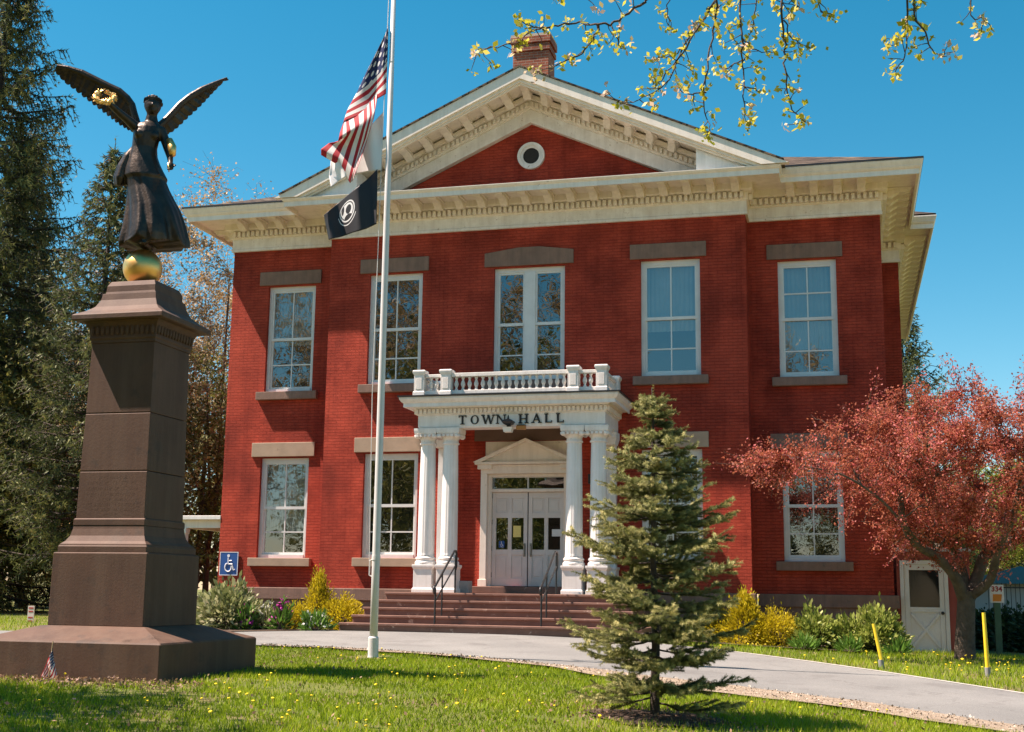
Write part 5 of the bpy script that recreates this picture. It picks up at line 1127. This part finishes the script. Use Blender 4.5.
shrub('flower_clump', sp(316,26.2), .26, .30, BLD, 420, .18, 'white daffodils at the foot of the golden cypress', 39, 5, 10, flowers=(WHF, 22, .06), up=.8)
shrub('golden_shrub', sp(744,26.2), .58, .92, GY, 8000, .065, 'tallest golden shrub just right of the small spruce', 40, aspect=3, shape='cone')
shrub('golden_shrub', sp(772,26.2), .56, .72, GY, 5500, .06, 'lower golden shrub between the tall one and the pale green shrubs', 41, aspect=3)
shrub('golden_shrub', sp(716,26.8), .45, .70, GY, 3000, .06, 'golden shrub half hidden behind the small spruce', 42, aspect=3)
shrub('pale_green_shrub', sp(812,26.0), .46, .72, GR, 2600, .10, 'pale green shrub under the sill of the right lower window', 43)
shrub('pale_green_shrub', sp(846,26.0), .40, .66, GR, 2100, .10, 'lowest pale green shrub, the middle one of the right bed', 44)
shrub('pale_green_shrub', sp(876,25.8), .50, .82, GR, 3200, .10, 'tallest pale green shrub beside the white shed door', 45)
for i, (u, l) in enumerate(((802,'dark green leaf tuft in front of the pale shrub under the window'),(848,'dark green leaf tuft in front of the lowest pale shrub'),(896,'dark green leaf tuft beside the corner of the shed'))): shrub('leaf_tuft', sp(u,25.2), .20, .20, BLD, 260, .17, l, 50+i, 7, 8, up=.9)
hg_ = shrub('hedge', sp(1003,31.5), 1.35, .85, DKG, 14000, .09, 'dark clipped hedge behind the green sign post', 60, aspect=1.8); hg_.scale = (1.4,.6,1)
hg2 = shrub('hedge', sp(1060,30.5), 1.35, .85, DKG, 12000, .09, 'dark hedge running off the right edge', 61, aspect=1.8); hg2.scale = (1.4,.6,1)
# far right: iron fence and a small green roofed pavilion
fx, fy, fz_ = place(985, 36)
fe = empty('iron_fence', (fx, fy, fz_+.45), label='thin dark iron fence in front of the far pavilion', cat='fence'); q = MB(); q.box(0,4.6,-.015,.015,1.05,1.09); q.box(0,4.6,-.015,.015,.12,.16); q.build('rail', BLACK, fe); q = MB()
for i in range(38): q.box(.1+i*.12-.009,.1+i*.12+.009,-.009,.009,-.5,1.2)
q.build('picket_panel', BLACK, fe)
pv = empty('pavilion', place(1022, 42), label='pale pavilion with a green roof beyond the fence at the right edge', cat='pavilion'); q = MB(); q.box(-1.6,1.6,-1.5,1.5,-.5,1.75); q.build('wall', flat('pale_wall', (.5,.48,.46), .8), pv)
q = MB(); q.add([(-2.1,-2,1.75),(2.1,-2,1.75),(2.1,2,1.75),(-2.1,2,1.75),(0,0,2.35)], [(0,1,4),(1,2,4),(2,3,4),(3,0,4),(0,3,2,1)]); q.build('roof', flat('green_roof', (.07,.13,.11), .8), pv)
# ---- overhanging limb of a tree standing to the right of the photographer
OVL = leaf_mat('new_maple_leaves', [(0,(.30,.30,.03)),(.5,(.50,.46,.04)),(.7,(.64,.56,.10)),(.85,(.62,.46,.34)),(1,(.70,.52,.44))], .5, .45)
ot = np.array([13.0,-22.5,g(13,-22.5)])
Q = lambda u, v, d: np.array(at(u, v, d))-ot
main = [([(0,0,-.3),(0,0,2),(-.1,.1,4),(-.3,.3,6.2),(-.3,.4,9)], .30, .10), ([(-.2,.2,5),Q(1010,-190,9.4),Q(880,-120,9.3),Q(760,-70,9.2),Q(680,-30,9.2),Q(645,0,9.2)], .11, .014), ([(-.3,.3,6.2),(-1.5,1.5,8),(-3,2,9)], .08, .02), ([(0,.0,4.6),(1.5,1.5,7),(2.2,2.6,8.5)], .1, .03), ([(0,0,5),(-.6,-1.8,7),(-1,-3,8)], .1, .03)]
tw = [([(645,0),(618,20),(599,25),(575,22),(549,28),(533,30),(517,42),(486,49),(477,53)],9.2), ([(599,25),(597,32),(581,53),(562,63),(533,74)],9.15), ([(612,22),(617,40),(621,48)],9.2), ([(549,28),(530,26),(517,18)],9.2),
 ([(730,-40),(714,0),(702,21),(681,50),(670,79),(649,95),(620,105)],9.0), ([(712,6),(705,16),(686,47),(663,77),(655,88)],9.1), ([(735,-40),(718,0),(714,29),(705,79),(705,113),(711,132)],8.7), ([(690,-40),(669,0),(669,24)],9.4), ([(686,47),(672,55),(655,60)],9.1), ([(705,92),(690,95),(680,90)],8.7),
 ([(748,-70),(740,0),(742,39),(744,71),(744,110),(751,119)],9.3), ([(742,39),(755,50),(772,53)],9.3), ([(743,85),(755,90),(765,89)],9.3), ([(743,60),(728,68),(720,72)],9.3), ([(800,-90),(782,0),(785,45),(786,77),(793,110),(807,122)],8.9), ([(785,20),(790,36),(809,48)],8.9), ([(765,-70),(756,0),(750,33),(735,45)],9.5),
 ([(830,-90),(818,0),(833,15)],9.1), ([(930,-140),(908,0),(908,30),(904,56),(892,74)],9.3), ([(925,-140),(913,0),(925,33),(934,53),(946,55)],9.2), ([(908,30),(895,45)],9.3), ([(1000,-180),(971,0),(981,18),(983,30)],9.4), ([(640,-20),(600,-5),(560,-2)],9.4), ([(770,-70),(768,-10),(800,8)],9.2)]
root = empty('maple_tree', tuple(ot), label='leafing tree whose hanging twigs cross the sky at the upper right', cat='tree')
V, Fc = tubes_np([np.array(P_) for P_, _, _ in [(np.array(p), a, b) for p, a, b in main]], [np.linspace(a, b, len(p)) for p, a, b in main], 10)
def smooth_path(P, k=5):
    P = np.array(P, float); n = len(P); t = np.linspace(0, n-1, (n-1)*k+1); i = np.minimum(t.astype(int), n-2); f = (t-i)[:,None]; Pm = np.vstack([2*P[:1]-P[1:2], P, 2*P[-1:]-P[-2:-1]]); a, b, c, d = Pm[i], Pm[i+1], Pm[i+2], Pm[i+3]
    return .5*((2*b)+(-a+c)*f+(2*a-5*b+4*c-d)*f**2+(-a+3*b-3*c+d)*f**3)
mp_ = [smooth_path(p) for p, _, _ in main]; V, Fc = tubes_np(mp_, [np.linspace(a, b, len(q_)) for (p, a, b), q_ in zip(main, mp_)], 10); mesh_np('trunk', V, Fc, BARK, root)
bp = []; br_ = []; LP = []; LS = []
for pts, d in tw:
    P = smooth_path([Q(u, v, d+.15*math.sin(i*1.7+u)) for i, (u, v) in enumerate(pts)]); P += rng.normal(size=P.shape)*.006; bp.append(P); br_.append(np.linspace(.010 if len(pts) > 4 else .006, .0028, len(P)))
    if pts[0][1] < -30:      # joined to the limb above the frame
        k = np.argmin(np.linalg.norm(mp_[1]-P[0], axis=1)); bp.append(curve3(mp_[1][k], P[0], .05, 5)); br_.append(np.linspace(.02,.014,5))
    L_ = np.r_[0, np.cumsum(np.linalg.norm(np.diff(P, axis=0), axis=1))]; s_ = .10 if pts[0][1] >= 0 else .12
    while s_ < L_[-1]+.02:
        c = np.array([np.interp(s_, L_, P[:,k]) for k in range(3)]); dd_ = rng.normal(size=3); dd_[2] -= .2; dd_ /= np.linalg.norm(dd_); ln_ = rng.uniform(.04,.16); e_ = c+dd_*ln_; bp.append(np.stack([c, (c+e_)/2+rng.normal(size=3)*.008, e_])); br_.append(np.array([.004,.003,.002])); LP.append(e_); LS.append(rng.uniform(.4,1.1))
        if rng.random() < .35: LP.append(c+rng.normal(size=3)*.02); LS.append(.5)
        s_ += rng.uniform(.05,.15)
    LP.append(P[-1]); LS.append(1.3)
V, Fc = tubes_np(bp, br_, 5); mesh_np('branches', V, Fc, DBARK, root)
LP = np.array(LP); LS = np.array(LS); k_ = np.maximum(3, (LS*11).astype(int)); Pp = np.repeat(LP, k_, 0)+rng.normal(size=(k_.sum(),3))*.022*np.repeat(LS, k_)[:,None]; cl = rng.random(len(LP))
quads('leaves', leaf_cards(Pp, .040, 1.5, -.1), OVL, root, np.clip(np.repeat(cl, k_)*.8+.2*rng.random(len(Pp)),0,1))
up_c = np.concatenate([ellip(900, (.2,.8,9.0), (3.6,3.6,2.6), .2)]); quads('crown', leaf_cards(np.repeat(up_c,7,0)+rng.normal(size=(6300,3))*.15, .06, 1.5), OVL, root, rng.random(6300))
# ---- lawn
GRS = leaf_mat('grass_blades', [(0,(.085,.145,.010)),(.35,(.20,.30,.014)),(.7,(.32,.43,.022)),(.92,(.44,.47,.05)),(1,(.42,.33,.13))], .42, .5, .25)
NEx = np.array(NE); FEx = np.array(FE)
def y_ne(x): return np.interp(x, NEx[:,0], NEx[:,1])
def y_fe(x): return np.interp(x, FEx[:,0], FEx[:,1])
def vnoise(x, y, s, sd):
    r_ = np.random.default_rng(sd); a = r_.random(8)*6.28; k = r_.normal(size=(8,2))*s; return sum(np.sin(k[i,0]*x+k[i,1]*y+a[i]) for i in range(8))/4
def vw(x): return np.interp(x, [p_[0] for p_ in NE[4:15]], wd, left=.05)
def blades(n, xr, yr, keep, hmin, hmax, name, dens=None):
    x = rng.uniform(*xr, n); y = rng.uniform(*yr, n); k = keep(x, y); x, y = x[k], y[k]
    nz_ = vnoise(x, y, 1.4, 1)+.6*vnoise(x, y, 5, 2); k = rng.random(len(x)) < np.clip(.78+.25*nz_, .3, 1); x, y, nz_ = x[k], y[k], nz_[k]; n = len(x)
    h = rng.uniform(hmin, hmax, n)*(1+.25*nz_); a = rng.random(n)*6.283; w_ = rng.uniform(.004,.008, n)*1.25; z = gz(x, y)-.035; lean = rng.uniform(.1,.8,n)*h; b = rng.random(n)*6.283
    P = np.stack([x, y, z], 1); sd = np.stack([np.cos(a)*w_, np.sin(a)*w_, 0*a], 1); tp = np.stack([np.cos(b)*lean, np.sin(b)*lean, h], 1)
    T = np.stack([P-sd, P+sd, P+tp], 1); print(name, n)
    return T, np.clip(.45+.22*nz_+rng.normal(size=n)*.2, 0, 1)
def ped_d(x, y): return np.maximum(abs(x-mx_), abs(y-my_))-1.28
def kp1(x, y):
    m_ = (y < y_ne(x)-.02-vw(x)*(x > -1.0)-.03*np.sin(x*9)) & (ped_d(x, y) > .02)
    q_ = rng.random(len(x)); m_ &= ~((ped_d(x, y) < .45) & (q_ < .8-1.4*np.maximum(ped_d(x, y),0))); rs = np.hypot((x-sb_.x)/1.15, y-sb_.y); m_ &= ~((rs < .72) & (q_ < .92-.4*(rs > .55)))
    bare = (vnoise(x, y, 1.6, 5)+.5*vnoise(x, y, 6, 6) > .45-.25*(x < 0)) & (y < -13.5-.2*x); m_ &= ~(bare & (q_ < .72)); m_ &= ~((np.hypot(x-fpx, y-fpy) < .35) & (q_ < .8)); return m_
T1, r1 = blades(330000, (-8.5,9.8), (-19.6,-8.2), kp1, .035, .075, 'near lawn')
def kp2(x, y): return (y > y_fe(x)+.02) & (y < np.interp(x, [3.4,5,6.5,8.1,8.2,14], [-1.95,-2.2,-1.95,-1.2,.6,3])) & (x > 3.35)
T2, r2 = blades(90000, (3.3,16), (-18,3), kp2, .06, .12, 'far strip')
T3_, r3 = blades(30000, (-26,-6.5), (-13,3), lambda x, y: ((y > y_fe(x)+.02) & ((y < -5.7) | (x < -9.1))) | (y < y_ne(x)-.05), .06, .12, 'left strip')
gr = quads('grass', np.concatenate([T1, T2, T3_]), GRS, None, np.concatenate([r1, r2, r3]), corners=3); tag(gr, 'short bright green grass of the lawn and verges', 'grass', kind='stuff')
# fallen leaves and petals
n = 2600; x = rng.uniform(-7, 9, n); y = rng.uniform(-19.5, -8.3, n); k = kp1(x, y) | (ped_d(x, y) < .5) & (ped_d(x, y) > 0); x, y = x[k], y[k]; x2 = mx_+rng.uniform(-2.0,1.9,1500); y2 = my_-1.3-rng.random(1500)**1.5*.7; x3 = sb_.x+rng.normal(size=500)*.5; y3 = sb_.y+rng.normal(size=500)*.4
x = np.r_[x, x2, x3]; y = np.r_[y, y2, y3]; P = np.stack([x, y, gz(x, y)+rng.uniform(-.02,.035,len(x))], 1)
fl = quads('fallen_leaves', leaf_cards(P, .035, 1.5), leaf_mat('dry_leaves', [(0,(.13,.075,.04)),(.5,(.30,.19,.11)),(.85,(.34,.22,.14)),(1,(.44,.27,.24))], .2), None, rng.random(len(P))); tag(fl, 'dry leaves and petals scattered over the lawn', 'leaf litter', kind='stuff')
n = 5200; x = rng.uniform(-2.5, 11, n); f_ = rng.uniform(-.1, 1.1, n); y = y_ne(x)+.05-f_*vw(x); P = np.stack([x, y, gz(x, y)+.013], 1)
gv = quads('gravel', leaf_cards(P, .022, 1.1), leaf_mat('gravel_grit', [(0,(.20,.15,.10)),(.5,(.38,.31,.24)),(1,(.55,.48,.40))], 0), None, rng.random(n)); tag(gv, 'loose gravel and grit along the road edge', 'gravel', kind='stuff')
# dandelions
DY = flat('dandelion_yellow', (.85,.62,.01), .7)
dm = MB(); dm.lathe([(.004,.0),(.022,.006),(.026,.014),(.020,.022),(.006,.026)], n=9); dm.tube([(0,0,-.09),(0,0,.002)], .003, 4, cap=False); d0 = None
def dandy(x, y, s, lab, grp, nm='dandelion'):
    global d0
    if d0 is None: o = dm.build(nm, DY); d0 = o
    else: o = d0.copy(); C.objects.link(o)
    o.location = (x, y, g(x, y)+.045+.02*random.random()); o.rotation_euler = (random.uniform(-.4,.4), random.uniform(-.4,.4), random.random()*6); s *= .62; o.scale = (s,s,s); tag(o, lab, 'flower', grp)
i = 0
while i < 110:
    x = random.uniform(-2.2,7.5); y = random.uniform(-17.5,-8.6)
    if kp1(np.array([x]), np.array([y]))[0] and vnoise(x, y, 1.2, 9) > -.2: dandy(x, y, random.uniform(.7,1.25), 'small yellow dandelion in the lawn between monument and road', 'dandelions in the near lawn'); i += 1
i = 0
while i < 60:
    x = random.uniform(4.5,11); y = random.uniform(-8,-1)
    if kp2(np.array([x]), np.array([y]))[0] and (x > 6.9 or random.random() < .35): dandy(x, y, random.uniform(.9,1.6), 'small yellow dandelion in the grass strip beyond the road', 'dandelions beyond the road'); i += 1
